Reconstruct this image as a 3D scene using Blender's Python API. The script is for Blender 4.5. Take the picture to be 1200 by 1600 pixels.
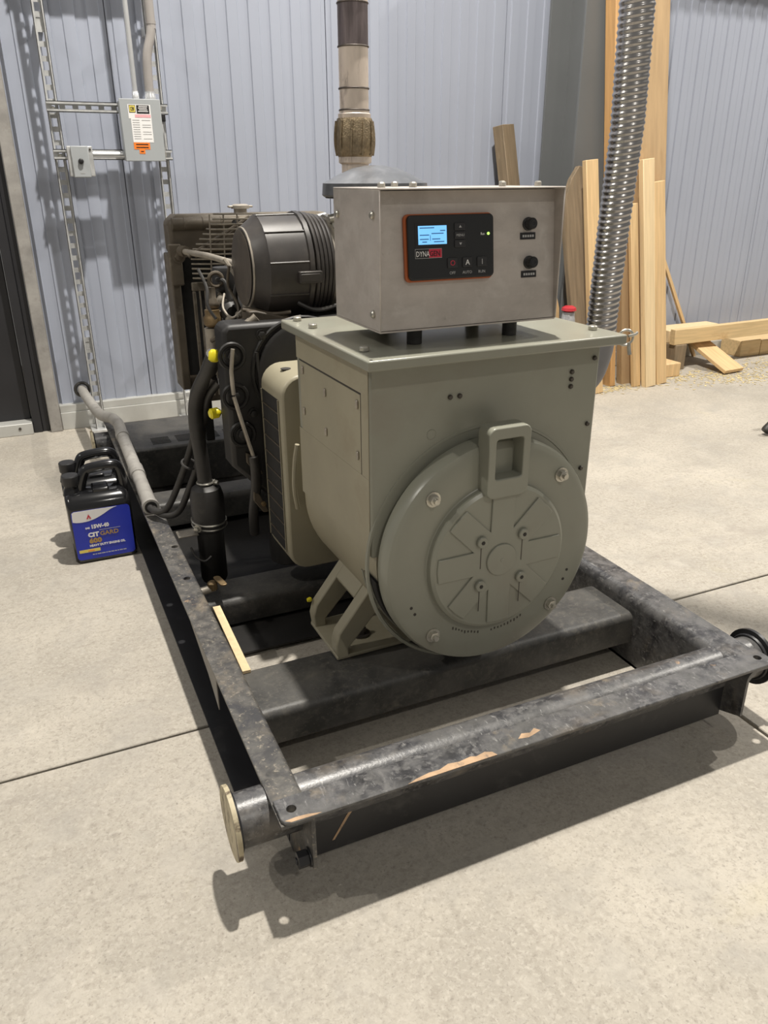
import bpy, math, random
from mathutils import Vector, Matrix
random.seed(7)
R = math.radians
S = bpy.context.scene
for o in list(bpy.data.objects): bpy.data.objects.remove(o)
COL = S.collection
# ------------------------------------------------------------------ camera
cam = bpy.data.cameras.new('camera'); cam.sensor_fit = 'VERTICAL'; cam.sensor_height = 36.0
cam.lens = 1223.3 / 1600 * 36.0; cam.clip_start = 0.02
co = bpy.data.objects.new('camera', cam); COL.objects.link(co); S.camera = co
p, yw, rl = R(23.15), R(24.3), R(0.29)
fw = Vector((math.sin(yw) * math.cos(p), math.cos(yw) * math.cos(p), -math.sin(p)))
rt = Vector((math.cos(yw), -math.sin(yw), 0)); dn = fw.cross(rt)
r2 = math.cos(rl) * rt + math.sin(rl) * dn; d2 = -math.sin(rl) * rt + math.cos(rl) * dn
mw = Matrix((r2, -d2, -fw)).transposed().to_4x4(); mw.translation = (0, 0, 1.0); co.matrix_world = mw
# ------------------------------------------------------------------ world, lamps, exposure
W = bpy.data.worlds.new('shop_ambient'); S.world = W; W.use_nodes = True
W.node_tree.nodes['Background'].inputs[0].default_value = (1.0, 0.965, 0.91, 1)
W.node_tree.nodes['Background'].inputs[1].default_value = 0.20
def lamp(name, loc, power, size, col=(1, 0.95, 0.87)):
    l = bpy.data.lights.new(name, 'AREA'); l.shape = 'DISK'; l.size = size; l.energy = power; l.color = col
    o = bpy.data.objects.new(name, l); o.location = loc; COL.objects.link(o); return o
lamp('high_bay_lamp', (1.05, 1.70, 4.5), 220, 0.12)
lamp('high_bay_lamp', (5.3, 1.9, 4.5), 165, 0.13)
lamp('high_bay_lamp', (-3.4, 1.8, 4.5), 70, 0.13)
lamp('high_bay_lamp', (1.05, -3.0, 4.5), 40, 0.13)  # fill lamp added behind the camera to lift the shadow before the skid
S.view_settings.view_transform = 'Standard'; S.view_settings.look = 'None'
S.view_settings.exposure = 0.30; S.view_settings.gamma = 1.0
try: S.view_settings.use_curve_mapping = False
except Exception: pass
# ------------------------------------------------------------------ materials
M = {}
def node(nt, t, **kw):
    n = nt.nodes.new(t)
    for k, v in kw.items(): setattr(n, k, v)
    return n
def noise(nt, scale, detail=4, rough=0.55, stretch=None, dist=0):
    tc = node(nt, 'ShaderNodeTexCoord'); n = node(nt, 'ShaderNodeTexNoise')
    n.inputs['Scale'].default_value = scale; n.inputs['Detail'].default_value = detail
    n.inputs['Roughness'].default_value = rough; n.inputs['Distortion'].default_value = dist
    if stretch:
        mp = node(nt, 'ShaderNodeMapping'); mp.inputs['Scale'].default_value = stretch
        nt.links.new(tc.outputs['Object'], mp.inputs['Vector']); nt.links.new(mp.outputs[0], n.inputs['Vector'])
    else: nt.links.new(tc.outputs['Object'], n.inputs['Vector'])
    return n
def ramp(nt, src, a, b):
    r = node(nt, 'ShaderNodeMapRange'); r.inputs['From Min'].default_value = a; r.inputs['From Max'].default_value = b
    nt.links.new(src, r.inputs['Value']); return r.outputs[0]
def mix(nt, fac, a, b):
    m = node(nt, 'ShaderNodeMix', data_type='RGBA')
    for s, v in ((m.inputs[6], a), (m.inputs[7], b)):
        if isinstance(v, tuple): s.default_value = (*v, 1)
        else: nt.links.new(v, s)
    if isinstance(fac, (int, float)): m.inputs[0].default_value = fac
    else: nt.links.new(fac, m.inputs[0])
    return m.outputs[2]
def pm(name, base, rough=0.5, metal=0.0, var=0.12, scale=9, bump=0.0, layers=(), stretch=None, spec=None, bscale=None, emit=0):
    """procedural paint: base colour varied by noise, then wear layers (colour, scale, lo, hi, stretch)"""
    m = bpy.data.materials.new(name); m.use_nodes = True; nt = m.node_tree; b = nt.nodes['Principled BSDF']
    n = noise(nt, scale, 5, 0.6, stretch)
    lo = tuple(c * (1 - var) for c in base); hi = tuple(min(1, c * (1 + var)) for c in base)
    c = mix(nt, ramp(nt, n.outputs[0], 0.3, 0.7), lo, hi)
    for col, sc, a, z, st in layers:
        k = noise(nt, sc, 6, 0.65, st, 0.4)
        c = mix(nt, ramp(nt, k.outputs[0], a, z), c, col)
    nt.links.new(c, b.inputs['Base Color'])
    b.inputs['Roughness'].default_value = rough; b.inputs['Metallic'].default_value = metal
    if spec is not None: b.inputs['Specular IOR Level'].default_value = spec
    if bump:
        k = noise(nt, bscale or scale * 6, 4); bp = node(nt, 'ShaderNodeBump'); bp.inputs['Strength'].default_value = bump
        bp.inputs['Distance'].default_value = 0.002
        nt.links.new(k.outputs[0], bp.inputs['Height']); nt.links.new(bp.outputs[0], b.inputs['Normal'])
    if emit:
        nt.links.new(c, b.inputs['Emission Color']); b.inputs['Emission Strength'].default_value = emit
    M[name] = m; return m
DUST = (0.30, 0.275, 0.235); TAN = (0.42, 0.30, 0.19)
pm('concrete', (0.415, 0.380, 0.322), 0.74, var=0.18, scale=2.6, bump=0.5, bscale=150, layers=(
    ((0.285, 0.255, 0.212), 70, 0.48, 0.76, None), ((0.52, 0.482, 0.418), 120, 0.50, 0.78, None), ((0.215, 0.192, 0.162), 190, 0.55, 0.74, None),
    ((0.30, 0.275, 0.235), 3.2, 0.60, 0.85, None), ((0.15, 0.13, 0.108), 34, 0.72, 0.76, None), ((0.31, 0.28, 0.24), 1.7, 0.56, 0.72, (1, 1.8, 1)),
    ((0.335, 0.312, 0.275), 6, 0.50, 0.78, None), ((0.47, 0.435, 0.375), 12, 0.55, 0.8, None),
    ((0.45, 0.40, 0.25), 1.3, 0.60, 0.85, None), ((0.33, 0.305, 0.27), 45, 0.60, 0.85, None),
    ((0.49, 0.455, 0.395), 90, 0.55, 0.95, None), ((0.20, 0.18, 0.155), 16, 0.76, 0.80, None)))
pm('joint_dirt', (0.05, 0.045, 0.04), 0.95)
pm('wall_paint', (0.355, 0.382, 0.455), 0.30, var=0.03, scale=2, spec=0.5)
pm('column_paint', (0.15, 0.157, 0.16), 0.5, var=0.05, scale=3)
pm('galvanised', (0.56, 0.565, 0.56), 0.4, 0.4, var=0.22, scale=28, bump=0.1)
pm('galv_flash', (0.50, 0.50, 0.475), 0.5, 0.15, var=0.08, scale=10)
pm('post_grey', (0.33, 0.315, 0.295), 0.6, 0.1, var=0.2, scale=14, bump=0.2, layers=(((0.24, 0.22, 0.20), 30, 0.55, 0.8, None),))
pm('door_black', (0.022, 0.022, 0.025), 0.45, var=0.2, scale=4)
pm('grey_enamel', (0.36, 0.38, 0.39), 0.42, var=0.04, scale=5)
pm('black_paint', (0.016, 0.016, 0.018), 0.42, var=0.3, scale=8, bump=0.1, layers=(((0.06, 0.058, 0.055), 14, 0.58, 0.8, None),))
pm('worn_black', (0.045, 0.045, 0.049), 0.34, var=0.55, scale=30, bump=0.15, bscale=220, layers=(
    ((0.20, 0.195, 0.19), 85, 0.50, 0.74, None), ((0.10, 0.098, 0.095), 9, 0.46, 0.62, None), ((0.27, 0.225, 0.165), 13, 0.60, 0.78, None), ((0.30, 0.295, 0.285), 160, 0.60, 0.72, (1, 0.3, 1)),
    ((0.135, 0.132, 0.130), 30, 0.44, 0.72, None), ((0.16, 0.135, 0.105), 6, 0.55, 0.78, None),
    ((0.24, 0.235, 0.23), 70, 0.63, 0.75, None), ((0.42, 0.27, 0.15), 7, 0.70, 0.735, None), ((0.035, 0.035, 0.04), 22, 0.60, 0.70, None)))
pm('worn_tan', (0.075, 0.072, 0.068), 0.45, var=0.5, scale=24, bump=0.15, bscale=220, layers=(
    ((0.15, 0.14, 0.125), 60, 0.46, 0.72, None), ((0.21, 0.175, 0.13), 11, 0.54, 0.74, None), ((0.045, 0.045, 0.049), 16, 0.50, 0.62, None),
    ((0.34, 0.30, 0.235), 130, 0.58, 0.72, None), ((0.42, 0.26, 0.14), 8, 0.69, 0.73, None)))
pm('dusty_black', (0.045, 0.044, 0.042), 0.5, var=0.4, scale=12, bump=0.25, bscale=200, layers=(
    ((0.10, 0.093, 0.08), 70, 0.50, 0.75, None), ((0.17, 0.155, 0.13), 150, 0.60, 0.78, None),
    ((0.115, 0.108, 0.095), 6, 0.42, 0.75, None), ((0.15, 0.135, 0.11), 25, 0.60, 0.85, None)))
pm('bare_steel_rust', (0.40, 0.27, 0.165), 0.55, 0.2, var=0.35, scale=30, layers=(((0.10, 0.09, 0.085), 25, 0.6, 0.7, None),))
pm('cap_rust', (0.46, 0.40, 0.27), 0.6, 0.1, var=0.25, scale=25, layers=(((0.10, 0.07, 0.045), 18, 0.52, 0.62, (1, 3, 1)), ((0.30, 0.14, 0.07), 9, 0.62, 0.72, None)))
pm('gen_green', (0.268, 0.268, 0.218), 0.30, var=0.06, scale=5, layers=(((0.235, 0.212, 0.17), 3.5, 0.50, 0.8, None), ((0.40, 0.40, 0.34), 120, 0.70, 0.76, None)))
pm('gen_cream', (0.33, 0.30, 0.215), 0.45, var=0.08, scale=6, layers=(((0.28, 0.24, 0.16), 7, 0.58, 0.8, None),))
pm('brushed_steel', (0.50, 0.455, 0.415), 0.42, 0.25, var=0.13, scale=9, stretch=(1, 1, 2.5), layers=(((0.58, 0.54, 0.50), 26, 0.5, 0.75, None), ((0.38, 0.34, 0.305), 8, 0.52, 0.78, None), ((0.34, 0.305, 0.27), 60, 0.66, 0.8, None)))
pm('zinc_bolt', (0.52, 0.50, 0.44), 0.35, 0.8, var=0.2, scale=80)
pm('dark_bolt', (0.09, 0.08, 0.07), 0.45, 0.6, var=0.2, scale=80)
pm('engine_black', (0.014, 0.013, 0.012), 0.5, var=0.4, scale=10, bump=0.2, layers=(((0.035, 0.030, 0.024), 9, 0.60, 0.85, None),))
pm('engine_brown', (0.085, 0.067, 0.046), 0.55, var=0.35, scale=10, bump=0.2, layers=(((0.18, 0.15, 0.11), 16, 0.55, 0.8, None), ((0.03, 0.026, 0.02), 9, 0.6, 0.75, None)))
pm('radiator_brown', (0.105, 0.086, 0.062), 0.55, var=0.3, scale=9, layers=(((0.26, 0.23, 0.18), 14, 0.55, 0.8, None), ((0.05, 0.04, 0.03), 11, 0.62, 0.8, None)))
pm('core_black', (0.012, 0.011, 0.010), 0.8, var=0.3, scale=40)
pm('guard_wire', (0.27, 0.24, 0.195), 0.5, 0.4, var=0.25, scale=30)
pm('filter_black', (0.045, 0.040, 0.037), 0.42, var=0.3, scale=12, layers=(((0.085, 0.075, 0.065), 12, 0.55, 0.8, None), ((0.14, 0.125, 0.10), 60, 0.66, 0.8, None)))
pm('filter_cap', (0.075, 0.062, 0.05), 0.6, var=0.25, scale=10, layers=(((0.15, 0.125, 0.09), 12, 0.55, 0.85, None),))
pm('dome_grey', (0.11, 0.115, 0.125), 0.30, var=0.2, scale=14, layers=(((0.20, 0.205, 0.215), 22, 0.5, 0.85, None),))
pm('cast_alloy', (0.42, 0.38, 0.32), 0.45, 0.5, var=0.25, scale=16)
pm('brass_dirty', (0.25, 0.175, 0.09), 0.42, 0.6, var=0.3, scale=30)
pm('exhaust_steel', (0.80, 0.69, 0.59), 0.36, 0.3, var=0.2, scale=14, stretch=(1, 1, 0.3), layers=(((0.30, 0.24, 0.21), 16, 0.55, 0.75, (3, 3, 0.6)),))
pm('exhaust_burnt', (0.24, 0.20, 0.20), 0.42, 0.8, var=0.4, scale=30, stretch=(2, 2, 0.25), layers=(((0.40, 0.27, 0.15), 14, 0.60, 0.78, (1, 1, 0.4)),))
pm('braid', (0.30, 0.235, 0.15), 0.4, 0.8, var=0.3, scale=90, bump=0.8, bscale=260)
pm('weld', (0.10, 0.085, 0.075), 0.5, 0.6, var=0.4, scale=60)
pm('duct_metal', (0.42, 0.405, 0.395), 0.27, 1.0, var=0.08, scale=20)
pm('duct_sleeve', (0.24, 0.235, 0.24), 0.6, var=0.1, scale=8)
pm('pvc_grey', (0.33, 0.315, 0.29), 0.55, var=0.15, scale=18, layers=(((0.20, 0.185, 0.165), 22, 0.56, 0.76, None),))
pm('rubber', (0.028, 0.026, 0.024), 0.5, var=0.3, scale=14, layers=(((0.07, 0.064, 0.055), 15, 0.55, 0.8, None),))
pm('emt', (0.78, 0.79, 0.80), 0.3, 0.7, var=0.06, scale=12)
pm('flex_grey', (0.31, 0.29, 0.275), 0.5, var=0.08, scale=12)
pm('jug_black', (0.009, 0.009, 0.010), 0.16, var=0.1, scale=5, spec=0.6)
pm('label_blue', (0.012, 0.030, 0.42), 0.35, var=0.06, scale=8)
pm('label_white', (0.82, 0.81, 0.80), 0.4, var=0.02, scale=8)
pm('print_gold', (0.42, 0.26, 0.07), 0.4, var=0.05, scale=8)
pm('print_yellow', (0.75, 0.62, 0.13), 0.4, var=0.05, scale=8)
pm('print_red', (0.55, 0.03, 0.06), 0.4, var=0.05, scale=8)
pm('print_pink', (0.80, 0.42, 0.45), 0.4, var=0.05, scale=8)
pm('print_black', (0.012, 0.012, 0.013), 0.45, var=0.1, scale=8)
pm('print_grey', (0.42, 0.42, 0.42), 0.5, var=0.05, scale=8)
pm('print_orange', (0.85, 0.22, 0.03), 0.4, var=0.05, scale=8)
pm('panel_orange', (0.42, 0.105, 0.03), 0.45, var=0.08, scale=10)
pm('panel_black', (0.014, 0.015, 0.016), 0.42, var=0.1, scale=10)
pm('button_black', (0.022, 0.022, 0.024), 0.5, var=0.1, scale=20)
pm('lcd', (0.18, 0.50, 0.90), 0.3, var=0.04, scale=14, emit=0.75)
pm('lcd_text', (0.05, 0.16, 0.42), 0.4, var=0.05, scale=14)
pm('led_green', (0.45, 0.85, 0.15), 0.3, var=0.02, scale=9, emit=1.2)
pm('yellow_plastic', (0.80, 0.68, 0.02), 0.35, var=0.08, scale=20)
pm('wood_new', (0.66, 0.46, 0.24), 0.6, var=0.14, scale=5, stretch=(14, 14, 0.9), bump=0.1, layers=(((0.50, 0.30, 0.13), 4, 0.66, 0.76, (3, 3, 1.2)),))
pm('wood_pale', (0.74, 0.57, 0.34), 0.6, var=0.10, scale=5, stretch=(14, 14, 0.9), layers=(((0.60, 0.42, 0.22), 4, 0.62, 0.75, (4, 4, 1.2)),))
pm('wood_orange', (0.62, 0.36, 0.15), 0.6, var=0.14, scale=5, stretch=(14, 14, 0.9), layers=(((0.42, 0.22, 0.08), 4, 0.66, 0.76, (3, 3, 1.2)),))
pm('wood_ply', (0.50, 0.345, 0.19), 0.65, var=0.12, scale=4, stretch=(10, 10, 1), layers=(((0.40, 0.26, 0.13), 5, 0.58, 0.75, (4, 4, 1)),))
pm('wood_old', (0.215, 0.16, 0.10), 0.75, var=0.25, scale=5, stretch=(12, 12, 0.8), bump=0.2, layers=(((0.18, 0.145, 0.10), 5, 0.55, 0.7, (4, 4, 0.7)), ((0.30, 0.235, 0.15), 7, 0.62, 0.75, (5, 5, 0.8))))
pm('wood_flat', (0.64, 0.47, 0.25), 0.6, var=0.15, scale=5, stretch=(0.9, 14, 14), layers=(((0.50, 0.30, 0.13), 4, 0.62, 0.75, (1, 3, 3)),))
pm('sawdust', (0.62, 0.50, 0.26), 0.9, var=0.2, scale=60)
pm('plastic_red', (0.45, 0.03, 0.04), 0.4, var=0.1, scale=20)
pm('plastic_grey', (0.34, 0.34, 0.35), 0.4, var=0.4, scale=40)
pm('wear_plate', (0.17, 0.16, 0.145), 0.5, 0.2, var=0.2, scale=20)
# ------------------------------------------------------------------ mesh builder
ORG = {}
class MB:
    def __init__(s): s.v = []; s.f = []
    def add(s, vs, fs):
        b = len(s.v); s.v += [Vector(v) for v in vs]; s.f += [[i + b for i in f] for f in fs]; return s
    def box(s, x0, x1, y0, y1, z0, z1):
        return s.add([(x, y, z) for x in (x0, x1) for y in (y0, y1) for z in (z0, z1)],
                     [(0, 1, 3, 2), (4, 6, 7, 5), (0, 4, 5, 1), (2, 3, 7, 6), (0, 2, 6, 4), (1, 5, 7, 3)])
    def loft(s, rings, caps=True, closed=False):
        n = len(rings[0]); vs = [v for r in rings for v in r]; fs = []; m = len(rings)
        for i in range(m if closed else m - 1):
            for j in range(n):
                a, b = i * n + j, i * n + (j + 1) % n; c, d = ((i + 1) % m) * n + (j + 1) % n, ((i + 1) % m) * n + j
                fs.append((a, b, c, d))
        if caps and not closed: fs += [tuple(reversed(range(n))), tuple((m - 1) * n + j for j in range(n))]
        return s.add(vs, fs)
    def frame(s, d):
        d = Vector(d).normalized(); u = d.orthogonal() if abs(d.z) > 0.95 else Vector((0, 0, 1)).cross(d)
        u.normalize(); return u, d.cross(u)
    def lathe(s, prof, o, d, n=24, ph=0.0):
        o = Vector(o); d = Vector(d).normalized(); u, w = s.frame(d)
        rings = [[o + d * a + (u * math.cos(t) + w * math.sin(t)) * r for t in (ph + 2 * math.pi * k / n for k in range(n))] for r, a in prof]
        return s.loft(rings)
    def cyl(s, a, b, r, n=16, r1=None):
        a, b = Vector(a), Vector(b); L = (b - a).length
        return s.lathe([(r, 0), (r if r1 is None else r1, L)], a, b - a, n)
    def tube(s, pts, r, n=10, smooth=6, caps=True):
        P = [Vector(q) for q in pts]
        if smooth:
            out = []
            for i in range(len(P) - 1):
                p0, p1, p2, p3 = P[max(i - 1, 0)], P[i], P[i + 1], P[min(i + 2, len(P) - 1)]
                for k in range(smooth):
                    t = k / smooth
                    out.append(0.5 * (2 * p1 + (p2 - p0) * t + (2 * p0 - 5 * p1 + 4 * p2 - p3) * t * t + (3 * p1 - p0 - 3 * p2 + p3) * t ** 3))
            P = out + [P[-1]]
        rings = []; u = None
        for i, q in enumerate(P):
            d = (P[min(i + 1, len(P) - 1)] - P[max(i - 1, 0)]).normalized()
            u = d.orthogonal() if u is None else u - d * u.dot(d)
            u.normalize(); w = d.cross(u); rr = r(i / (len(P) - 1)) if callable(r) else r
            rings.append([q + (u * math.cos(2 * math.pi * k / n) + w * math.sin(2 * math.pi * k / n)) * rr for k in range(n)])
        return s.loft(rings, caps)
    def prism(s, poly, f, a, b):
        """poly of 2-d points, f(u, v, w) -> 3-d point, from depth a to b"""
        return s.loft([[f(u, v, a) for u, v in poly], [f(u, v, b) for u, v in poly]])
    def torus(s, o, d, R0, r, n=28, m=8):
        o = Vector(o); d = Vector(d).normalized(); u, w = s.frame(d); rings = []
        for k in range(n):
            t = 2 * math.pi * k / n; e = u * math.cos(t) + w * math.sin(t)
            rings.append([o + e * (R0 + r * math.cos(2 * math.pi * j / m)) + d * r * math.sin(2 * math.pi * j / m) for j in range(m)])
        return s.loft(rings, False, True)
    def sphere(s, o, r, n=14, m=8, sq=1.0):
        return s.lathe([(max(1e-4, r * math.sin(math.pi * k / m)), -r * sq * math.cos(math.pi * k / m)) for k in range(m + 1)], o, (0, 0, 1), n)
    def xf(s, mat): s.v = [mat @ v for v in s.v]; return s
    def build(s, name, mat, parent=None, bevel=0, smooth=40, seg=2):
        o = ORG.get(parent.name, Vector()) if parent else Vector()
        me = bpy.data.meshes.new(name); me.from_pydata([tuple(v - o) for v in s.v], [], s.f); me.validate()
        import bmesh
        bm = bmesh.new(); bm.from_mesh(me); bmesh.ops.recalc_face_normals(bm, faces=bm.faces); bm.to_mesh(me); bm.free()
        if smooth:
            me.polygons.foreach_set('use_smooth', [True] * len(me.polygons)); me.set_sharp_from_angle(angle=R(smooth))
        me.materials.append(M[mat]); ob = bpy.data.objects.new(name, me); COL.objects.link(ob)
        if parent: ob.parent = parent
        ORG[ob.name] = o
        if bevel:
            b = ob.modifiers.new('bevel', 'BEVEL'); b.width = bevel; b.segments = seg; b.limit_method = 'ANGLE'; b.angle_limit = R(50)
        return ob
def tag(o, label=None, cat=None, group=None, kind=None):
    for k, v in (('label', label), ('category', cat), ('group', group), ('kind', kind)):
        if v: o[k] = v
    return o
def thing(name, loc, label, cat, group=None, kind=None):
    o = bpy.data.objects.new(name, None); o.empty_display_size = 0.05; o.location = loc; COL.objects.link(o); ORG[o.name] = Vector(loc)
    return tag(o, label, cat, group, kind)
def copy_piece(ob, off, parent=None):
    c = ob.copy(); COL.objects.link(c); c.parent = parent or ob.parent; c.location = ob.location + Vector(off); ORG[c.name] = ORG[ob.name]; return c
def rr(x0, x1, y0, y1, r, n=5):
    out = []
    for cx, cy, a in ((x1 - r, y1 - r, 0), (x0 + r, y1 - r, 90), (x0 + r, y0 + r, 180), (x1 - r, y0 + r, 270)):
        out += [(cx + r * math.cos(R(a + 90 * k / n)), cy + r * math.sin(R(a + 90 * k / n))) for k in range(n + 1)]
    return out
FX = lambda u, v, w: Vector((w, u, v)); FY = lambda u, v, w: Vector((u, w, v)); FZ = lambda u, v, w: Vector((u, v, w))
def text(name, body, size, mat, parent, mx, align='LEFT', ext=0.0002, sx=1.0, bold=0.0):
    """flat print: lettering as thin raised mesh; mx maps text x->x, y->up, z->towards viewer"""
    cu = bpy.data.curves.new(name, 'FONT'); cu.body = body; cu.size = size; cu.extrude = ext; cu.align_x = align; cu.resolution_u = 2; cu.offset = bold
    t = bpy.data.objects.new(name, cu); COL.objects.link(t); bpy.context.view_layer.update()
    me = bpy.data.meshes.new_from_object(t.evaluated_get(bpy.context.evaluated_depsgraph_get()))
    bpy.data.objects.remove(t); o = ORG.get(parent.name, Vector())
    me.transform(Matrix.Translation(-o) @ mx @ Matrix.Diagonal((sx, 1, 1, 1))); me.name = name; me.materials.clear(); me.materials.append(M[mat])
    ob = bpy.data.objects.new(name, me); COL.objects.link(ob); ob.parent = parent; ORG[ob.name] = o; return ob
FACE = Matrix(((1, 0, 0, 0), (0, 0, -1, 0), (0, 1, 0, 0), (0, 0, 0, 1)))        # plane facing -Y
def hexbolt(mb, o, d, r, h, washer=0.0, stud=0.0):
    o = Vector(o); d = Vector(d).normalized()
    if washer: mb.lathe([(washer, 0), (washer, h * 0.25)], o, d, 14)
    mb.lathe([(r, h * 0.2), (r, h * 0.95), (r * 0.85, h)], o, d, 6)
    if stud: mb.lathe([(r * 0.52, h), (r * 0.52, h + stud)], o, d, 10)
    return mb
# ================================================================== the setting
fl = MB().box(-4, 8, -3, 5, -0.10, -0.014).build('floor', 'joint_dirt'); tag(fl, kind='structure')
JX, JY = 1.182, 1.295
for x0, x1 in ((-4, JX - .004), (JX + .004, 8)):
    for y0, y1 in ((-3, JY - .003), (JY + .003, 5)):
        MB().box(x0, x1, y0, y1, -0.06, 0).build('slab', 'concrete', fl, 0.002, seg=1)
WY, PW, PER = 3.58, 0.8875, 0.08875
wall = MB().box(.077, 8, WY + .012, WY + .12, 0, 5.2).box(-4, -1.19, WY + .012, WY + .12, 0, 5.2).box(-1.19, .077, WY + .012, WY + .12, 2.16, 5.2).build('wall_back', 'wall_paint'); tag(wall, kind='structure')
pts = [(0.002, WY + .010), (0.002, WY)]
for k in range(10):
    a = k * PER
    pts += [(a + .022, WY), (a + .0255, WY - .0055), (a + .0665, WY - .0055), (a + .070, WY)]
pts += [(PW - .002, WY), (PW - .002, WY + .010)]
def panel_mesh():
    mb = MB(); n = len(pts)
    mb.add([(x, y, .105) for x, y in pts] + [(x, y, 5.2) for x, y in pts], [(i, i + 1, n + i + 1, n + i) for i in range(n - 1)])
    return mb
first = None
for k in range(-4, 8):
    x = 0.47 + k * PW
    if x < 0.07 or x + PW > 8: continue
    if first is None: first = panel_mesh().build('wall_panel', 'wall_paint', wall, smooth=0); first.location.x = x
    else: c = copy_piece(first, (0, 0, 0)); c.location.x = x
# narrow cut panel between door post and first joint
mb = MB(); cut = [(0.0825, WY + .01)] + [(x - PW + 0.47, y) for x, y in pts if x - PW + 0.47 > 0.084]; n = len(cut)
mb.add([(x, y, .105) for x, y in cut] + [(x, y, 5.2) for x, y in cut], [(i, i + 1, n + i + 1, n + i) for i in range(n - 1)]).build('wall_panel', 'wall_paint', wall, smooth=0)
b = MB(); b.box(.078, 8, 3.54, WY + .012, 0, .074).box(.078, 8, 3.548, WY + .012, .074, .105)
tag(b.build('baseboard_back', 'galv_flash', None, 0.002), kind='structure')
# door at the left
d = MB().box(-1.15, -.040, 3.60, 3.645, .05, 2.1).build('door_1', 'door_black', None, 0.003); tag(d, kind='structure')
MB().box(-.038, -.002, 3.548, 3.66, 0, 2.16).box(-1.19, -1.152, 3.548, 3.66, 0, 2.16).box(-1.152, -.038, 3.548, 3.66, 2.11, 2.16).build('door_frame', 'door_black', d, 0.003)
MB().box(-.002, .027, 3.556, 3.66, 0, 2.2).build('door_seal', 'door_black', d, 0.002)
MB().box(-1.15, -.039, 3.53, 3.66, 0.0, .050).build('threshold', 'galv_flash', d, 0.003)
sc = MB(); sc.cyl((-.09, 3.5295, .03), (-.09, 3.527, .03), .006, 10).build('screw', 'dark_bolt', d)
t = MB().box(.0285, .077, 3.525, 3.66, 0, 5.2).build('trim_1', 'post_grey', None, 0.003); tag(t, kind='structure')
# steel column
c = thing('steel_column', (2.55, 3.4, 0), 'grey painted steel building column behind the leaning boards', 'column', kind='structure')
MB().box(2.455, 2.70, 3.27, 3.285, 0.02, 5.2).build('flange', 'column_paint', c, .002)
MB().box(2.572, 2.584, 3.285, 3.53, 0.02, 5.2).build('web', 'column_paint', c)
MB().box(2.455, 2.70, 3.53, 3.545, 0.02, 5.2).build('flange', 'column_paint', c, .002)
MB().box(2.43, 2.725, 3.24, 3.545, 0, .02).build('base_plate', 'column_paint', c, .002)
# unseen trough added high on the right wall (throws the soft band of shade at the top of the wall)
tr = thing('added_shade_caster', (3.2, 3.4, 2.2), 'unseen galvanised trough added high on the right wall to shade it', 'shade caster')
MB().box(3.02, 6.5, 3.30, 3.55, 2.22, 2.225).build('caster_floor', 'galvanised', tr)
MB().box(3.02, 6.5, 3.295, 3.30, 2.22, 2.30).box(3.02, 6.5, 3.55, 3.555, 2.22, 2.30).build('caster_side', 'galvanised', tr)

# ================================================================== strut frame with switches on the wall
def strut_v(mb, x0, z0, z1, yf, w=.040, d=.022, t=.002, slot=True):
    yb = yf + d; xa, xb = x0, x0 + w
    mb.box(xa, xa + t, yf, yb, z0, z1).box(xb - t, xb, yf, yb, z0, z1)
    mb.box(xa, xa + .006, yf, yf + t, z0, z1).box(xb - .006, xb, yf, yf + t, z0, z1)
    mb.box(xa + t, xa + .010, yb - t, yb, z0, z1).box(xb - .010, xb - t, yb - t, yb, z0, z1)
    z = z0
    while z < z1:
        mb.box(xa + .010, xb - .010, yb - t, yb, z, min(z + .018, z1)); z += .046
def strut_h(mb, x0, x1, z0, yf, w=.036, d=.03, t=.0025):
    yb = yf + d; za, zb = z0, z0 + w
    mb.box(x0, x1, yf, yb, za, za + t).box(x0, x1, yf, yb, zb - t, zb)
    mb.box(x0, x1, yf, yf + t, za, za + .009).box(x0, x1, yf, yf + t, zb - .009, zb)
    mb.box(x0, x1, yb - t, yb, za + t, za + .012).box(x0, x1, yb - t, yb, zb - .012, zb - t)
    x = x0
    while x < x1:
        mb.box(x, min(x + .020, x1), yb - t, yb, za + .012, zb - .012); x += .046
sf = thing('strut_frame', (.42, 3.47, 0), 'galvanised slotted strut frame standing against the blue wall', 'frame')
for x, z1 in ((.208, 2.4), (.592, 2.4)):
    mb = MB(); strut_v(mb, x, .012, z1, 3.4525); mb.build('upright', 'galvanised', sf, smooth=0)
    MB().box(x - .02, x + .07, 3.43, 3.535, 0, .012).build('foot_plate', 'galvanised', sf, .001)
for z in (1.226, 1.066, 1.80):  # highest bar is out of view, added to shade the wall top
    mb = MB(); strut_h(mb, .205, .64, z, 3.42); mb.build('crossbar', 'galvanised', sf, smooth=0)
bl = None
for x, z in ((.228, 1.236), (.612, 1.236), (.228, 1.076), (.612, 1.076)):
    hexbolt(MB(), (x, 3.4475, z), (0, -1, 0), .007, .006, .010).build('bolt', 'zinc_bolt', sf)
# brackets fixing the frame to the wall
for x in (.213, .597):
    for z in (.35, 1.5): MB().box(x, x + .03, 3.475, 3.574, z, z + .03).build('standoff', 'galvanised', sf)
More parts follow.
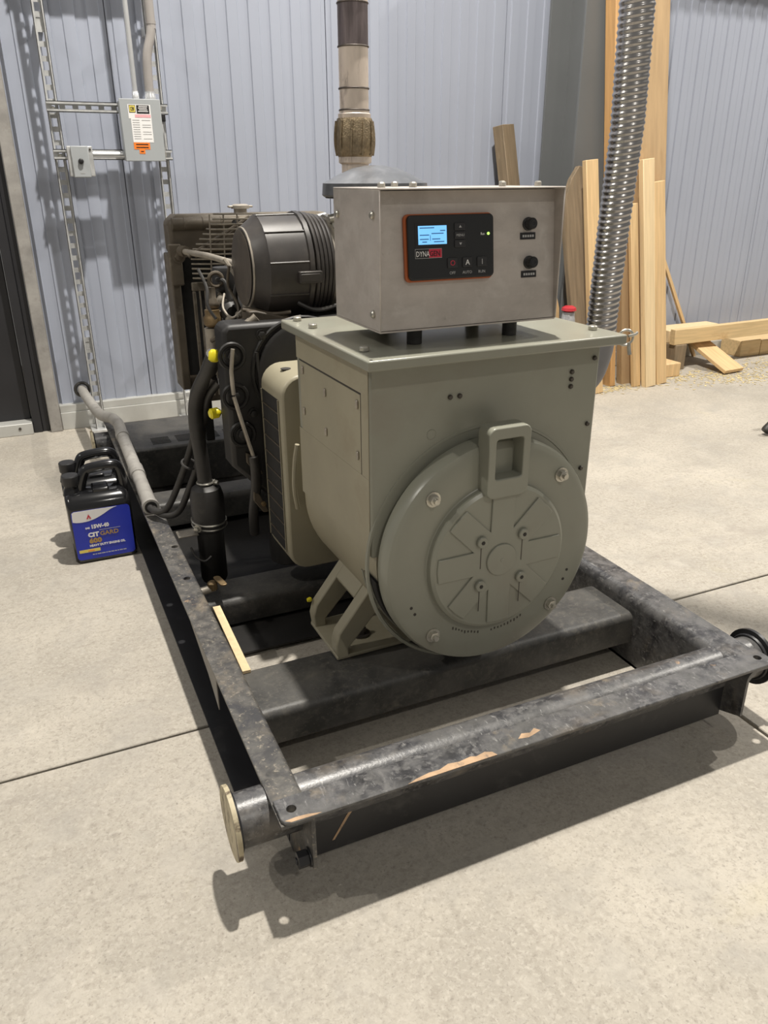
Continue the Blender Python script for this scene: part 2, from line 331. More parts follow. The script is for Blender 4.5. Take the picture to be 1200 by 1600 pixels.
# disconnect switch
sw = thing('disconnect_switch', (.527, 3.40, 1.063), 'grey safety disconnect switch box with white and orange labels', 'switch box')
MB().box(.455, .598, 3.352, 3.4195, 1.063, 1.268).build('enclosure', 'grey_enamel', sw, .003)
MB().box(.452, .600, 3.345, 3.3515, 1.060, 1.271).build('door', 'grey_enamel', sw, .002)
MB().tube([(.604, 3.37, 1.095), (.607, 3.362, 1.13), (.603, 3.36, 1.18), (.606, 3.362, 1.205)], .003, 8).build('handle_rod', 'galvanised', sw)
MB().prism(rr(3.352, 3.376, 1.197, 1.226, .005), FX, .600, .616).build('handle_grip', 'print_black', sw, .002)
for z in (1.085, 1.245): MB().cyl((.604, 3.37, z - .008), (.604, 3.37, z + .008), .005, 8).build('hinge', 'zinc_bolt', sw)
yl = 3.3448
la = MB().box(.487, .562, yl - .0004, yl, 1.125, 1.205).box(.480, .562, yl - .0004, yl, 1.205, 1.252).build('warning_label', 'label_white', sw)
MB().box(.484, .507, yl - .0010, yl - .0005, 1.225, 1.250).build('logo_square', 'print_black', la, smooth=0)
MB().box(.4855, .5055, yl - .0014, yl - .0011, 1.2268, 1.2482).build('logo_field', 'print_yellow', la, smooth=0)
mbx = MB().box(.4895, .5015, yl - .0018, yl - .0015, 1.2315, 1.2335).box(.4895, .5015, yl - .0018, yl - .0015, 1.2415, 1.2435).box(.4895, .4915, yl - .0018, yl - .0015, 1.2335, 1.2415).box(.4995, .5015, yl - .0018, yl - .0015, 1.2335, 1.2415).box(.4945, .500, yl - .0018, yl - .0015, 1.2355, 1.2395)
mbx.build('logo_mark', 'print_black', la, smooth=0)
MB().box(.511, .557, yl - .0010, yl - .0005, 1.222, 1.250).build('black_field', 'print_black', la, smooth=0)
mb = MB()
for k, (a, b_) in enumerate(((.519, .551), (.517, .549), (.520, .550), (.516, .552))): mb.box(a, b_, yl - .0015, yl - .0011, 1.2445 - k * .0055, 1.2470 - k * .0055)
mb.build('printed_lines', 'label_white', la, smooth=0)
MB().box(.503, .560, yl - .0010, yl - .0005, 1.209, 1.219).build('pink_band', 'print_pink', la, smooth=0)
mb = MB()
for k in range(9):
    z = 1.199 - k * .0078
    mb.box(.492, .517, yl - .0010, yl - .0005, z, z + .0022)
    if k % 3 != 1: mb.box(.526, .557, yl - .0010, yl - .0005, z, z + .0018)
mb.build('printed_lines', 'print_grey', la, smooth=0)
st = MB().box(.487, .546, yl - .0006, yl, 1.101, 1.1245).box(.505, .526, yl - .0006, yl, 1.086, 1.101).build('orange_sticker', 'print_orange', sw)
mb = MB().box(.495, .540, yl - .0010, yl - .0007, 1.116, 1.1195).box(.495, .540, yl - .0010, yl - .0007, 1.106, 1.1095).box(.510, .521, yl - .0010, yl - .0007, 1.092, 1.0955)
mb.build('printed_lines', 'print_black', st, smooth=0)
# small control box on lower crossbar
sb = thing('rotary_switch_box', (.294, 3.40, 1.012), 'small grey switch box with black rotary knob on the strut crossbar', 'switch box')
MB().box(.250, .340, 3.385, 3.4195, 1.008, 1.112).build('enclosure', 'galvanised', sb, .003)
MB().box(.262, .324, 3.374, 3.3845, 1.004, 1.112).build('cover', 'grey_enamel', sb, .003)
MB().lathe([(.010, 0), (.009, .010), (.006, .012)], (.293, 3.3735, 1.060), (0, -1, 0), 16).build('knob', 'print_black', sb)
MB().cyl((.331, 3.3845, 1.100), (.331, 3.382, 1.100), .004, 10).build('screw', 'dark_bolt', sb)
mb = MB(); [mb.box(.287 + .004 * k, .2895 + .004 * k, 3.3730, 3.3738, 1.018, 1.0225) for k in range(4)]
mb.build('printed_marks', 'print_grey', sb, smooth=0)
MB().cyl((.3405, 3.398, 1.084), (.4545, 3.398, 1.084), .011, 14).build('conduit_nipple', 'emt', sb)
# conduits
cd = thing('steel_conduit', (.522, 3.40, 1.268), 'bright straight steel conduit rising from top of disconnect box', 'conduit')
MB().tube([(.521, 3.395, 1.2715), (.521, 3.395, 1.6), (.521, 3.395, 4.0)], .0095, 12, 0).build('pipe', 'emt', cd)
MB().lathe([(.013, 0), (.013, .022), (.0115, .024), (.0115, .03)], (.521, 3.395, 1.2715), (0, 0, 1), 14).build('coupling', 'emt', cd)
cd = thing('flexible_conduit', (.572, 3.40, 1.268), 'dull beige flexible conduit curving down into disconnect box', 'conduit')
MB().tube([(.574, 3.393, 1.2715), (.574, 3.393, 1.34), (.580, 3.395, 1.42), (.603, 3.398, 1.50), (.606, 3.40, 1.6), (.606, 3.40, 2.4), (.606, 3.40, 4.0)], .0165, 14).build('pipe', 'flex_grey', cd)
MB().lathe([(.021, 0), (.021, .012), (.018, .02), (.018, .028)], (.574, 3.393, 1.2715), (0, 0, 1), 14).build('coupling', 'emt', cd)
MB().lathe([(.018, 0), (.018, .012)], (.606, 3.4, 1.52), (0, 0, 1), 14).build('joint_ring', 'flex_grey', cd)

# ================================================================== lumber
def board(name, mat, b, t, w, th, label, group=None, wd=(1, 0, 0), cat='board', top=None, skew=0.0):
    b, t = Vector(b), Vector(t); d = t - b; L = d.length; d.normalize(); wv = Vector(wd); wv -= d * wv.dot(d); wv.normalize(); nv = d.cross(wv)
    hw, ht = w / 2, th / 2; outl = top or [(-hw, 0), (hw, skew), (hw, L), (-hw, L)]
    mb = MB().prism(outl, lambda u, v, q: Vector((u, q, v)), -ht, ht)
    o = mb.build(name, mat, None, .002, seg=1)
    o.matrix_world = Matrix((( wv.x, -nv.x, d.x, b.x), (wv.y, -nv.y, d.y, b.y), (wv.z, -nv.z, d.z, b.z), (0, 0, 0, 1)))
    return tag(o, label, cat, group)
G = 'boards leaning by the column'
board('wide_board', 'wood_ply', (2.915, 3.170, .002), (2.645, 3.220, 2.3), .262, .038, 'tall wide weathered board leaning behind the silver flexible duct', G)
board('board_edge', 'wood_orange', (2.715, 3.170, .001), (2.490, 3.220, 2.3), .034, .07, 'long narrow orange-toned stud running up left of the silver duct', G)
board('stud', 'wood_pale', (2.886, 3.060, .001), (2.770, 3.140, 1.073), .068, .034, 'pale new stud standing nearest the duct, taller of the front pair', G)
board('stud', 'wood_new', (2.976, 3.080, .001), (2.853, 3.142, .976), .068, .034, 'new stud with its right edge clear against the blue wall, shorter one', G)
board('moulding', 'wood_new', (2.826, 3.088, .001), (2.714, 3.135, .88), .046, .022, 'narrow grooved timber strip standing left of the pale front stud', G)
board('old_plank', 'wood_old', (2.560, 3.150, .002), (2.412, 3.236, 1.045), .125, .030, 'dark weathered plank with rounded corner leaning left of the duct', G,
      top=[(-.067, 0), (.067, 0), (.067, 1.04), (.04, 1.05), (-.01, 1.0), (-.045, .93), (-.067, .80)])
board('stud', 'wood_new', (2.548, 3.060, .001), (2.455, 3.150, 1.068), .068, .030, 'knotty stud leaning just right of the dark weathered plank', G)
board('post', 'wood_old', (2.36, 3.36, .005), (2.215, 3.515, 1.222), .088, .060, 'old timber post leaning on the wall behind the control box', G, wd=(1, .35, 0))
board('thin_batten', 'wood_new', (3.640, 3.515, .0), (3.135, 3.545, .90), .020, .018, 'thin batten leaning diagonally against the wall right of the studs', G)
board('short_batten', 'wood_new', (3.215, 3.36, .002), (3.125, 3.50, .46), .03, .02, 'short brown offcut leaning behind the right-hand studs', G)
hb = MB().box(0, 1.5, -.019, .019, 0, .083).build('plank_on_edge', 'wood_flat', None, .002, seg=1); hb.location = (3.238, 3.30, .1405); hb.rotation_euler = (0, R(-.2), R(1.5))
tag(hb, 'long yellow plank lying on edge along the foot of the wall', 'board')
board('short_board', 'wood_new', (3.500, 3.070, .012), (3.515, 3.385, .125), .150, .020, 'short wide offcut propped from the floor against the long yellow plank', None, wd=(1, .1, 0), skew=.02)
for (x0, x1, y0, y1, z0, z1, lb) in ((3.86, 4.02, 3.375, 3.53, 0, .095, 'chunky timber block under the long plank, its end grain facing out'),
                                   (4.025, 4.5, 3.375, 3.53, 0, .088, 'long timber block on the floor at the right edge')):
    tag(MB().box(x0, x1, y0, y1, z0, z1).build('timber_block', 'wood_flat', None, .004), lb, 'block')
tag(MB().box(3.25, 3.33, 3.275, 3.535, 0, .140).build('timber_stack', 'wood_old', None, .004), 'old timber offcut under the left end of the long yellow plank', 'block')
tag(MB().box(3.255, 3.68, 3.345, 3.50, .1405, .208).build('flat_offcut', 'wood_pale', None, .003), 'pale flat offcut lying behind the long yellow plank', 'board')
tag(MB().box(3.07, 3.19, 3.16, 3.32, 0, .075).build('wood_scrap', 'wood_new', None, .006), 'small timber scrap on the floor right of the studs', 'block')
tag(MB().prism([(0, 0), (.12, 0), (.085, .42), (.055, .50)], lambda u, v, w: Vector((2.175 + u, 3.155 + w, v + .3)), 0, .03).build('pointed_stake', 'wood_new', None, .002), 'short pointed stake showing beside the control box lower corner', 'stake').location = (0.095, 0, -.3)
# bag of rubbish with red top
rb = thing('rubbish_bag', (2.36, 3.09, 0), 'crumpled clear bag with red top standing beside the weathered plank', 'bag')
mb = MB(); rings = []
for k in range(9):
    z = k / 8; rad = .050 * (1 - .45 * z ** 3) * (1 + .12 * math.sin(9 * z)); rings.append([Vector((2.355 + rad * (1 + .16 * random.uniform(-1, 1)) * math.cos(2 * math.pi * j / 12), 3.08 + .8 * rad * (1 + .16 * random.uniform(-1, 1)) * math.sin(2 * math.pi * j / 12), .41 * z)) for j in range(12)])
mb.loft(rings).build('bag_body', 'plastic_grey', rb, smooth=60)
mb = MB(); mb.lathe([(.020, 0), (.036, .006), (.033, .018), (.020, .026)], (2.355, 3.08, .412), (0, 0, 1), 12).build('bag_top', 'plastic_red', rb)
# sawdust
mb = MB()
for k in range(900):
    cx, cy, s = random.choice(((3.35, 3.05, .16), (3.2, 3.15, .14), (3.75, 3.1, .3), (3.9, 3.2, .2), (2.7, 3.1, .1), (3.5, 2.95, .15)))
    x, y = random.gauss(cx, s), random.gauss(cy, s * .35)
    if y > 3.5: continue
    a = random.random() * 6.3; l = random.uniform(.004, .012); w_ = l * .4; ca, sa = math.cos(a), math.sin(a)
    q = [(x + ca * i * l - sa * j * w_, y + sa * i * l + ca * j * w_, .0008 + .0015 * (i > 0)) for i, j in ((-1, -1), (1, -1), (1, 1), (-1, 1))]
    mb.add(q, [(0, 1, 2, 3)])
tag(mb.build('sawdust', 'sawdust', None, smooth=0), 'pale sawdust scattered on the floor around the boards', 'sawdust', kind='stuff')
# stand at the right edge
ts = thing('tripod_stand', (3.12, 2.22, 0), 'metal tripod stand with black rubber foot at the right edge', 'stand')
for k in range(3):
    a = R(180 + 3 + 120 * k); e = Vector((3.12 + .375 * math.cos(a), 2.22 + .375 * math.sin(a), .016)); top = Vector((3.12, 2.22, .42)); dd = (top - e).normalized()
    leg = MB().cyl(e + dd * .03, top, .011, 12).build('leg', 'emt', ts)
    MB().lathe([(.019, 0), (.021, .008), (.017, .035), (.0145, .055)], e - dd * .004 + Vector((0, 0, .004)), dd, 14).build('rubber_foot', 'rubber', leg)
MB().cyl((3.12, 2.22, .25), (3.12, 2.22, .62), .014, 12).build('pole', 'emt', ts)
MB().cyl((3.12, 2.22, .40), (3.12, 2.22, .45), .026, 14).build('collar', 'rubber', ts)
# ================================================================== skid frame
H0, YF, YR = .165, .815, 3.02
XL0, XL1, XR1, XR0 = .210, .260, 1.100, 1.166
sk = thing('skid_frame', (.688, 1.9, 0), 'black steel skid frame with scuffed rails carrying the generator', 'skid')
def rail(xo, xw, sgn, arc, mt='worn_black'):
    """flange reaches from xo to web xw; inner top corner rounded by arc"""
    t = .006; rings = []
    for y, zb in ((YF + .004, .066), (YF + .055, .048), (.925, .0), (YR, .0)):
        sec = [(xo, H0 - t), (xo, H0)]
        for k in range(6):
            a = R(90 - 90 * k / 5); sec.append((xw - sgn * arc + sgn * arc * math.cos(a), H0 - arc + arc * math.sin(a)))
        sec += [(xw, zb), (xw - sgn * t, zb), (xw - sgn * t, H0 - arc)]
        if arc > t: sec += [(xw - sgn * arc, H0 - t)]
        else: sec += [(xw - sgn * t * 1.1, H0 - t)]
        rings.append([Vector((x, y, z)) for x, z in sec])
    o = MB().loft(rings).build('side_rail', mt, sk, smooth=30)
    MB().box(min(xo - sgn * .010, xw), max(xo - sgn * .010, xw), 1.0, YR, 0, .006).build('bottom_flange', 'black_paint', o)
    return o
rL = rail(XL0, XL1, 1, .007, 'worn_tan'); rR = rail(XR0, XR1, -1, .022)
# outer sides of the webs in plain paint
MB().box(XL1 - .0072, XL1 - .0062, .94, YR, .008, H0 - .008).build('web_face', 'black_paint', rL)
# front rail
poly = [(XL0 + .002, YF + .012), (XL0 + .006, YF + .004), (XL0 + .016, YF), (XR0 - .012, YF), (XR0, YF + .01), (XR0, YF + .052), (XL0 + .002, YF + .052)]
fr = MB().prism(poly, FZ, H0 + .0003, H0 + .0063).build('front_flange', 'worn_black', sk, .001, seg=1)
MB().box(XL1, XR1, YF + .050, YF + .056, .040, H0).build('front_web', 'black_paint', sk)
def drill(ob, holes):
    mb = MB()
    for x, y, r_ in holes: mb.cyl((x, y, H0 - .03), (x, y, H0 + .03), r_, 20)
    c = mb.build('drill', 'black_paint'); c.location = -ORG[ob.name]
    m = ob.modifiers.new('drill', 'BOOLEAN'); m.operation = 'DIFFERENCE'; m.object = c; m.solver = 'EXACT'
    par, ob.parent = ob.parent, None; bpy.context.view_layer.update()
    me = bpy.data.meshes.new_from_object(ob.evaluated_get(bpy.context.evaluated_depsgraph_get()))
    me.polygons.foreach_set('use_smooth', [True] * len(me.polygons)); me.set_sharp_from_angle(angle=R(30)); ob.modifiers.clear(); ob.data = me; ob.parent = par; bpy.data.objects.remove(c)
HL = (XL0 + .022, YF + .026, .0075); HR = (XR0 - .022, YF + .026, .0075)
drill(fr, (HL, HR)); drill(rL, (HL, (.246, 1.80, .008), (.240, 1.62, .008))); drill(rR, (HR,))
# chipped paint patches along the front edge and corner
def patch(pts_, z, mat='bare_steel_rust', par=fr):
    return MB().prism(pts_, FZ, z, z + .0006).build('paint_chip', mat, par, smooth=0)
zt = H0 + .0060
patch([(.405, .8152), (.420, .820), (.445, .824), (.462, .823), (.480, .829), (.498, .826), (.520, .829), (.528, .8255), (.545, .829), (.556, .824), (.560, .8152)], zt)
patch([(.216, .822), (.224, .8165), (.262, .8155), (.270, .8165), (.250, .8215), (.234, .823)], zt)
patch([(.610, .833), (.622, .842), (.636, .838), (.648, .845), (.655, .836), (.640, .832), (.628, .829)], zt)
MB().prism([(.300, .060), (.304, .060), (.330, .100), (.350, .125), (.375, .150), (.372, .152), (.345, .126), (.325, .101)], FY, YF + .0494, YF + .0499).build('rust_run', 'bare_steel_rust', sk, smooth=0)
# spreader pipes with end caps
def spreader(y, z, r, rc):
    o = MB().cyl((.162, y, z), (1.200, y, z), r, 32).build('spreader_pipe', 'worn_black', sk)
    for x, s in ((.160, -1), (1.202, 1)):
        MB().lathe([(rc, 0), (rc, .007)], (x, y, z), (s, 0, 0), 36).build('end_cap', 'cap_rust' if s < 0 else 'black_paint', o)
        MB().torus((x - s * .001, y, z), (1, 0, 0), r + .002, .004, 28, 6).build('weld_bead', 'black_paint', o)
spreader(.902, .121, .041, .056); spreader(2.93, .105, .041, .052)
# cross beams: rounded bent plate
def beam(y0, y1, z0, z1, arc=.016, x0=XL1, x1=XR1):
    sec = [(y0, z0)] + [(y0 + arc - arc * math.cos(R(90 * k / 5)), z1 - arc + arc * math.sin(R(90 * k / 5))) for k in range(6)]
    sec += [(y1 - arc + arc * math.cos(R(90 - 90 * k / 5)), z1 - arc + arc * math.sin(R(90 - 90 * k / 5))) for k in range(6)] + [(y1, z0)]
    return MB().loft([[Vector((x, y, z)) for y, z in sec] for x in (x0, x1)]).build('cross_beam', 'dusty_black', sk, smooth=40)
beam(1.122, 1.275, .055, .125); beam(1.62, 1.74, .02, .085); beam(2.24, 2.36, .03, .105)
# louvred cover near the radiator end
cv = MB().box(XL1 + .004, XR1 - .004, 2.625, 2.99, .01, .158).build('louvred_cover', 'dusty_black', sk, .008)
for i in range(5):
    for j in range(5):
        x = .335 + i * .085; y = 2.668 + j * .016
        MB().box(x, x + .062, y, y + .008, .1575, .1588).build('louvre_slot', 'core_black', cv, smooth=0)
MB().box(XL1 + .001, XR1 - .001, 1.50, 2.62, .008, .013).build('dark_floor_sheet', 'engine_black', sk)  # thin dark sheet added over the floor between the rails
# hanging plate on the left rail, dirt edge plate
MB().prism([(1.225, .153), (1.225, .083), (1.30, .115), (1.455, .150), (1.455, .156)], FX, XL0 + .002, XL0 + .005).build('rail_plate', 'wear_plate', sk, .001)
# bolt hanging at front left tab
hb_ = MB(); hexbolt(hb_, (XL1 - .0063, .835, .076), (-1, 0, 0), .011, .010, .015, .012); hexbolt(hb_, (XL1 - .0063, .835, .076), (-1, 0, 0), .013, .02, 0, 0)
hb_.build('tab_bolt', 'black_paint', sk)
# wooden slat lying inside the skid
sl = MB().box(-.0080, .0080, 0, .268, 0, .006).build('wooden_slat', 'wood_pale'); sl.location = (.2775, 1.258, .1258); sl.rotation_euler = (0, 0, R(-1))
tag(sl, 'thin pale wooden slat lying inside the left skid rail', 'slat')

# ================================================================== alternator
al = thing('alternator', (.688, 1.25, .125), 'grey-green alternator with round cast end cover and top box', 'alternator')
al.rotation_euler.z = R(.7)
CX, CZ = .688, .385
AX0, AX1, AY0, AY1 = .470, .918, 1.100, 1.445
hs = MB().box(AX0, AX1, AY0, AY1, .402, .732).build('terminal_housing', 'gen_green', al, .004)
tp = MB().box(.450, .938, 1.058, 1.470, .733, .750).build('top_plate', 'gen_green', al, .003)
bl = None
for x, y in ((.475, 1.13), (.475, 1.36), (.912, 1.12), (.912, 1.30), (.70, 1.44), (.475, 1.445), (.912, 1.445)):
    MB().lathe([(.0045, 0), (.0045, .001), (.008, .001), (.008, .0065), (.0066, .008)], (x, y, .750), (0, 0, 1), 10).build('lid_screw', 'zinc_bolt', tp)
MB().lathe([(.0025, 0), (.0025, .0006)], (.458, 1.066, .750), (0, 0, 1), 8).build('corner_hole', 'joint_dirt', tp)
# side access panel on the left
sp = MB().box(AX0 - .0018, AX0 - .0002, 1.134, 1.424, .545, .680).build('access_panel', 'gen_cream', al)
MB().box(AX0 - .0014, AX0 - .0001, 1.1315, 1.1335, .545, .682).box(AX0 - .0014, AX0 - .0001, 1.1315, 1.426, .6805, .683).build('panel_gap', 'joint_dirt', sp, smooth=0)
sf0 = MB().box(AX0 - .0016, AX0 - .0004, AY0 + .004, AY1 - .004, .406, .5445).build('side_skin', 'gen_cream', al)
MB().box(AX0 - .0016, AX0 - .0004, AY0 + .004, 1.1312, .545, .730).box(AX0 - .0016, AX0 - .0004, 1.1313, AY1 - .004, .6835, .730).build('side_skin', 'gen_cream', al)
for y, z in ((1.145, .662), (1.145, .575), (1.405, .665), (1.405, .585), (1.29, .648), (1.29, .575)):
    MB().box(AX0 - .005, AX0 - .0019, y - .004, y + .004, z - .007, z + .007).build('clip', 'cast_alloy', sp, .001, seg=1)
# front face small bolts
for x, z in ((.858, .685), (.858, .672), (.858, .659), (.905, .705), (.903, .585), (.898, .500), (.614, .668), (.632, .668)):
    MB().lathe([(.0042, 0), (.0042, .003), (.003, .0045)], (x, AY0 - .0002, z), (0, -1, 0), 10).build('face_screw', 'dark_bolt', hs)
MB().torus((.581, AY0, .608), (0, 1, 0), .0085, .0008, 20, 5).build('knockout', 'gen_green', hs)
# barrel under the housing
MB().lathe([(.207, 0), (.207, .36), (.196, .37), (.196, .42)], (CX, 1.105, CZ), (0, 1, 0), 64).build('barrel', 'gen_cream', al)
# raised ring on the face round the end cover
MB().torus((CX, AY0 + .002, CZ), (0, 1, 0), .226, .004, 64, 6).build('seal_ring', 'gen_green', al)
# lower screen and band between barrel and cover
n = 40; mb = MB(); rings = []
for r_, y in ((.2085, 1.100), (.2125, 1.100), (.2125, 1.150), (.2085, 1.150)):
    rings.append([Vector((CX + r_ * math.cos(R(188 + 164 * k / n)), y, CZ + r_ * math.sin(R(188 + 164 * k / n)))) for k in range(n + 1)])
for k in range(4):
    a, b_ = rings[k], rings[(k + 1) % 4]; mb.add(a + b_, [(i, i + 1, n + 2 + i, n + 1 + i) for i in range(n)])
mb.build('air_screen', 'core_black', al)
for y0, y1 in ((1.150, 1.158), (1.124, 1.127)):
    mb = MB(); rings = []
    for r_, y in ((.2135, y0), (.2150, y0), (.2150, y1), (.2135, y1)):
        rings.append([Vector((CX + r_ * math.cos(R(188 + 164 * k / n)), y, CZ + r_ * math.sin(R(188 + 164 * k / n)))) for k in range(n + 1)])
    for k in range(4):
        a, b_ = rings[k], rings[(k + 1) % 4]; mb.add(a + b_, [(i, i + 1, n + 2 + i, n + 1 + i) for i in range(n)])
    mb.build('screen_band', 'gen_green', al)
# end cover
ec = MB().lathe([(.200, 0), (.212, .002), (.212, .024), (.208, .032), (.200, .036), (.170, .0365), (.139, .037), (.1375, .038), (.1355, .049), (.130, .053), (.02, .053), (.001, .053)], (CX, 1.090, CZ), (0, -1, 0), 96).build('end_cover', 'gen_green', al, smooth=28)
YC = 1.037
MB().lathe([(.030, 0), (.030, .0025), (.029, .0035), (.001, .0038)], (CX, YC - .0036, CZ), (0, -1, 0), 40).build('centre_boss', 'gen_green', ec, smooth=30)
MB().lathe([(.004, 0), (.003, .0008)], (CX, YC - .0074, CZ), (0, -1, 0), 10).build('centre_mark', 'gen_green', ec)
# raised eight-armed star of the casting
star = []; w8, r8 = .0222, .1255; d8 = math.sqrt(r8 * r8 - w8 * w8)
for k in range(8):
    a = R(45 * k); e = (math.cos(a), math.sin(a)); q = (-e[1], e[0])
    star += [(e[0] * d8 - q[0] * w8, e[1] * d8 - q[1] * w8), (e[0] * r8, e[1] * r8), (e[0] * d8 + q[0] * w8, e[1] * d8 + q[1] * w8)]
    c_ = R(45 * k + 22.5); star.append((.060 * math.cos(c_), .060 * math.sin(c_)))
MB().prism([(CX + u, CZ + v) for u, v in star], FY, YC + .001, YC - .0036).build('cast_star', 'gen_green', ec, .0012, seg=2)
YC -= .0036
for x in (-.042, .042):
    for z in (-.042, .042):
        b_ = MB().lathe([(.0105, 0), (.0105, .0045), (.009, .006), (.0045, .006)], (CX + x, YC - .0005, CZ + z), (0, -1, 0), 16).build('boss_screw', 'gen_green', ec)
        MB().cyl((CX + x, YC - .0066, CZ + z), (CX + x, YC - .0072, CZ + z), .0038, 6).build('socket', 'joint_dirt', ec)
        MB().box(CX + x - .0007, CX + x + .0007, YC - .0006, YC + .0004, CZ + z - .052, CZ + z - .010).build('casting_line', 'dark_bolt', ec, smooth=0)  # casting lines drawn as thin dark strips
for x, z in ((-.127, .128), (.130, .130), (.130, -.130), (-.122, -.133)):
    hexbolt(MB(), (CX + x, 1.0535, CZ + z), (0, -1, 0), .0095, .010, .0135, .006).build('cover_bolt', 'zinc_bolt', ec)
for x, z in ((-.165, -.068), (-.158, -.082), (.163, -.066), (.156, -.084)):
    MB().cyl((CX + x, 1.0538, CZ + z), (CX + x, 1.0530, CZ + z), .0028, 10).build('drain_hole', 'joint_dirt', ec)
# cast mark band at the bottom (illegible worn characters)
mb = MB()
for k in range(22):
    if k in (9, 10, 11): continue
    a = R(238 + k * 2.7); r_ = .153 + random.uniform(-.001, .001); hh = random.uniform(.002, .0036)
    x, z = CX + r_ * math.cos(a), CZ + r_ * math.sin(a); mb.box(x - .0013, x + .0013, 1.0528, 1.0538, z - hh, z + hh * .7)
mb.build('cast_marks', 'dark_bolt', ec, smooth=0)
# lifting eye
hx0, hx1, hz0, hz1 = .648, .728, .505, .628
ob = rr(hx0, hx1, hz0, hz1, .012, 4); ib = rr(hx0 + .0135, hx1 - .0135, hz0 + .034, hz1 - .020, .005, 4)
mb = MB(); n = len(ob)
for (ya, yb) in ((1.025, 1.062),):
    V = [FY(u, v, ya) for u, v in ob] + [FY(u, v, ya) for u, v in ib] + [FY(u, v, yb) for u, v in ob] + [FY(u, v, yb) for u, v in ib]; F = []
    for i in range(n):
        j = (i + 1) % n
        F += [(i, j, n + j, n + i), (2 * n + j, 2 * n + i, 3 * n + i, 3 * n + j), (j, i, 2 * n + i, 2 * n + j), (n + i, n + j, 3 * n + j, 3 * n + i)]
    mb.add(V, F)
mb.build('lifting_eye', 'gen_green', al, .002)
MB().box(hx0 + .018, hx1 - .018, 1.060, 1.085, .505, .545).build('eye_root', 'gen_green', al, .003)
# left and right mounting feet (slotted plates)
def foot(s):
    X = lambda x: CX + s * (x - CX)
    mb = MB(); y0, y1 = 1.225, 1.40
    a = [(.585, .270), (.560, .285), (.452, .175), (.447, .150), (.455, .132), (.472, .132)]
    def web(y, t): return MB().prism([(X(u), v) for u, v in ((.575, .300), (.545, .300), (.455, .185), (.448, .160), (.452, .129), (.475, .129), (.475, .150), (.578, .262))], FY, y, y + t)
    f_ = web(1.225, .030).build('mounting_foot', 'gen_cream', al, .003); web(1.350, .028).build('foot_rib', 'gen_cream', f_, .003)
    MB().prism([(X(u), v) for u, v in ((.577, .302), (.545, .302), (.500, .243), (.505, .232))], FY, 1.2555, 1.3495).build('foot_rib', 'gen_cream', f_, .002)
    MB().box(min(X(.450), X(.640)), max(X(.450), X(.640)), 1.226, 1.378, .1265, .1345).build('foot_plate', 'gen_cream', f_, .002)
    hexbolt(MB(), (X(.525), 1.285, .1346), (0, 0, 1), .012, .016, .020, .012).build('foot_bolt', 'dark_bolt', f_)
    MB().lathe([(.03, 0), (.035, .008), (.03, .012)], (X(.49), 1.24, .1215), (0, 0, 1), 20).build('rubber_mount', 'rubber', f_) if 0 else None
    return f_
foot(1); foot(-1)
MB().lathe([(.004, 0), (.0055, .004), (.004, .009)], (.452, 1.372, .190), (-1, 0, 0), 10).build('grease_cap', 'yellow_plastic', al)
# fan guard box behind the housing
GX0, GX1, GZ0, GZ1 = .452, .925, .195, .632
gb = MB().prism(rr(GX0, GX1, GZ0, GZ1, .045, 6), FY, 1.500, 1.645).build('fan_housing', 'gen_cream', al, .006)
MB().box(GX0 - .0012, GX0 - .0002, 1.522, 1.632, .235, .580).build('side_screen', 'core_black', gb, smooth=0)
for k in range(9): MB().box(GX0 - .003, GX0 - .0013, 1.522, 1.632, .262 + k * .036, .264 + k * .036).build('screen_bar', 'engine_brown', gb, smooth=0)
for k in range(2): MB().box(GX0 - .003, GX0 - .0013, 1.5195 + k * .113, 1.5215 + k * .113, .235, .580).build('screen_edge', 'gen_cream', gb, smooth=0)
MB().lathe([(.011, 0), (.011, .001)], (.487, 1.570, GZ1 - .0003), (0, 0, 1), 18).build('lid_hole', 'joint_dirt', gb)
MB().tube([(.468, 1.462, .500), (.463, 1.468, .46), (.462, 1.476, .40), (.470, 1.485, .35)], .005, 8).build('cable_loop', 'gen_cream', al)

# ================================================================== control cabinet
cb = thing('control_cabinet', (.664, 1.21, .751), 'brushed steel generator control cabinet standing on the alternator top', 'control box')
BX0, BX1, BZ0, BZ1, BY0, BY1 = .500, .826, .779, .983, 1.118, 1.305
t = .0025
MB().box(BX0, BX0 + t, BY0, BY1, BZ0, BZ1).build('side_panel', 'brushed_steel', cb, .0008, seg=1)
MB().box(BX1 - t, BX1, BY0 - .004, BY1, BZ0, BZ1).build('side_panel', 'brushed_steel', cb, .0008, seg=1)
MB().box(BX0, BX1, BY0 - .004, BY1, BZ1 - .0001, BZ1 + t).build('top_panel', 'brushed_steel', cb, .0008, seg=1)
MB().box(BX0 + t, BX1 - t, BY1 - t, BY1, BZ0, BZ1).build('back_panel', 'brushed_steel', cb)
MB().box(BX0, BX1, BY0, BY1, BZ0 - t, BZ0).build('bottom_panel', 'brushed_steel', cb)
PT = Matrix.Translation((0, BY0 + .001, BZ0)) @ Matrix.Rotation(R(-6.2), 4, 'X')      # slanted front, local z up the panel
def onp(mb): return mb.xf(PT)
fp = onp(MB().box(BX0 + t, BX1 - t, 0, .002, .001, .2035)).build('front_panel', 'brushed_steel', cb)
for x, y in ((.522, 1.16), (.575, 1.16), (.60, 1.28), (.735, 1.16), (.81, 1.17), (.81, 1.28)):
    MB().lathe([(.006, 0), (.006, .006), (.004, .008)], (x, y, BZ1 + t), (0, 0, 1), 6).build('lid_screw', 'zinc_bolt', cb)
for y, z in ((1.142, .948), (1.142, .803), (1.285, .945)): MB().lathe([(.006, 0), (.006, .003), (.004, .005)], (BX0, y, z), (-1, 0, 0), 12).build('side_screw', 'zinc_bolt', cb)
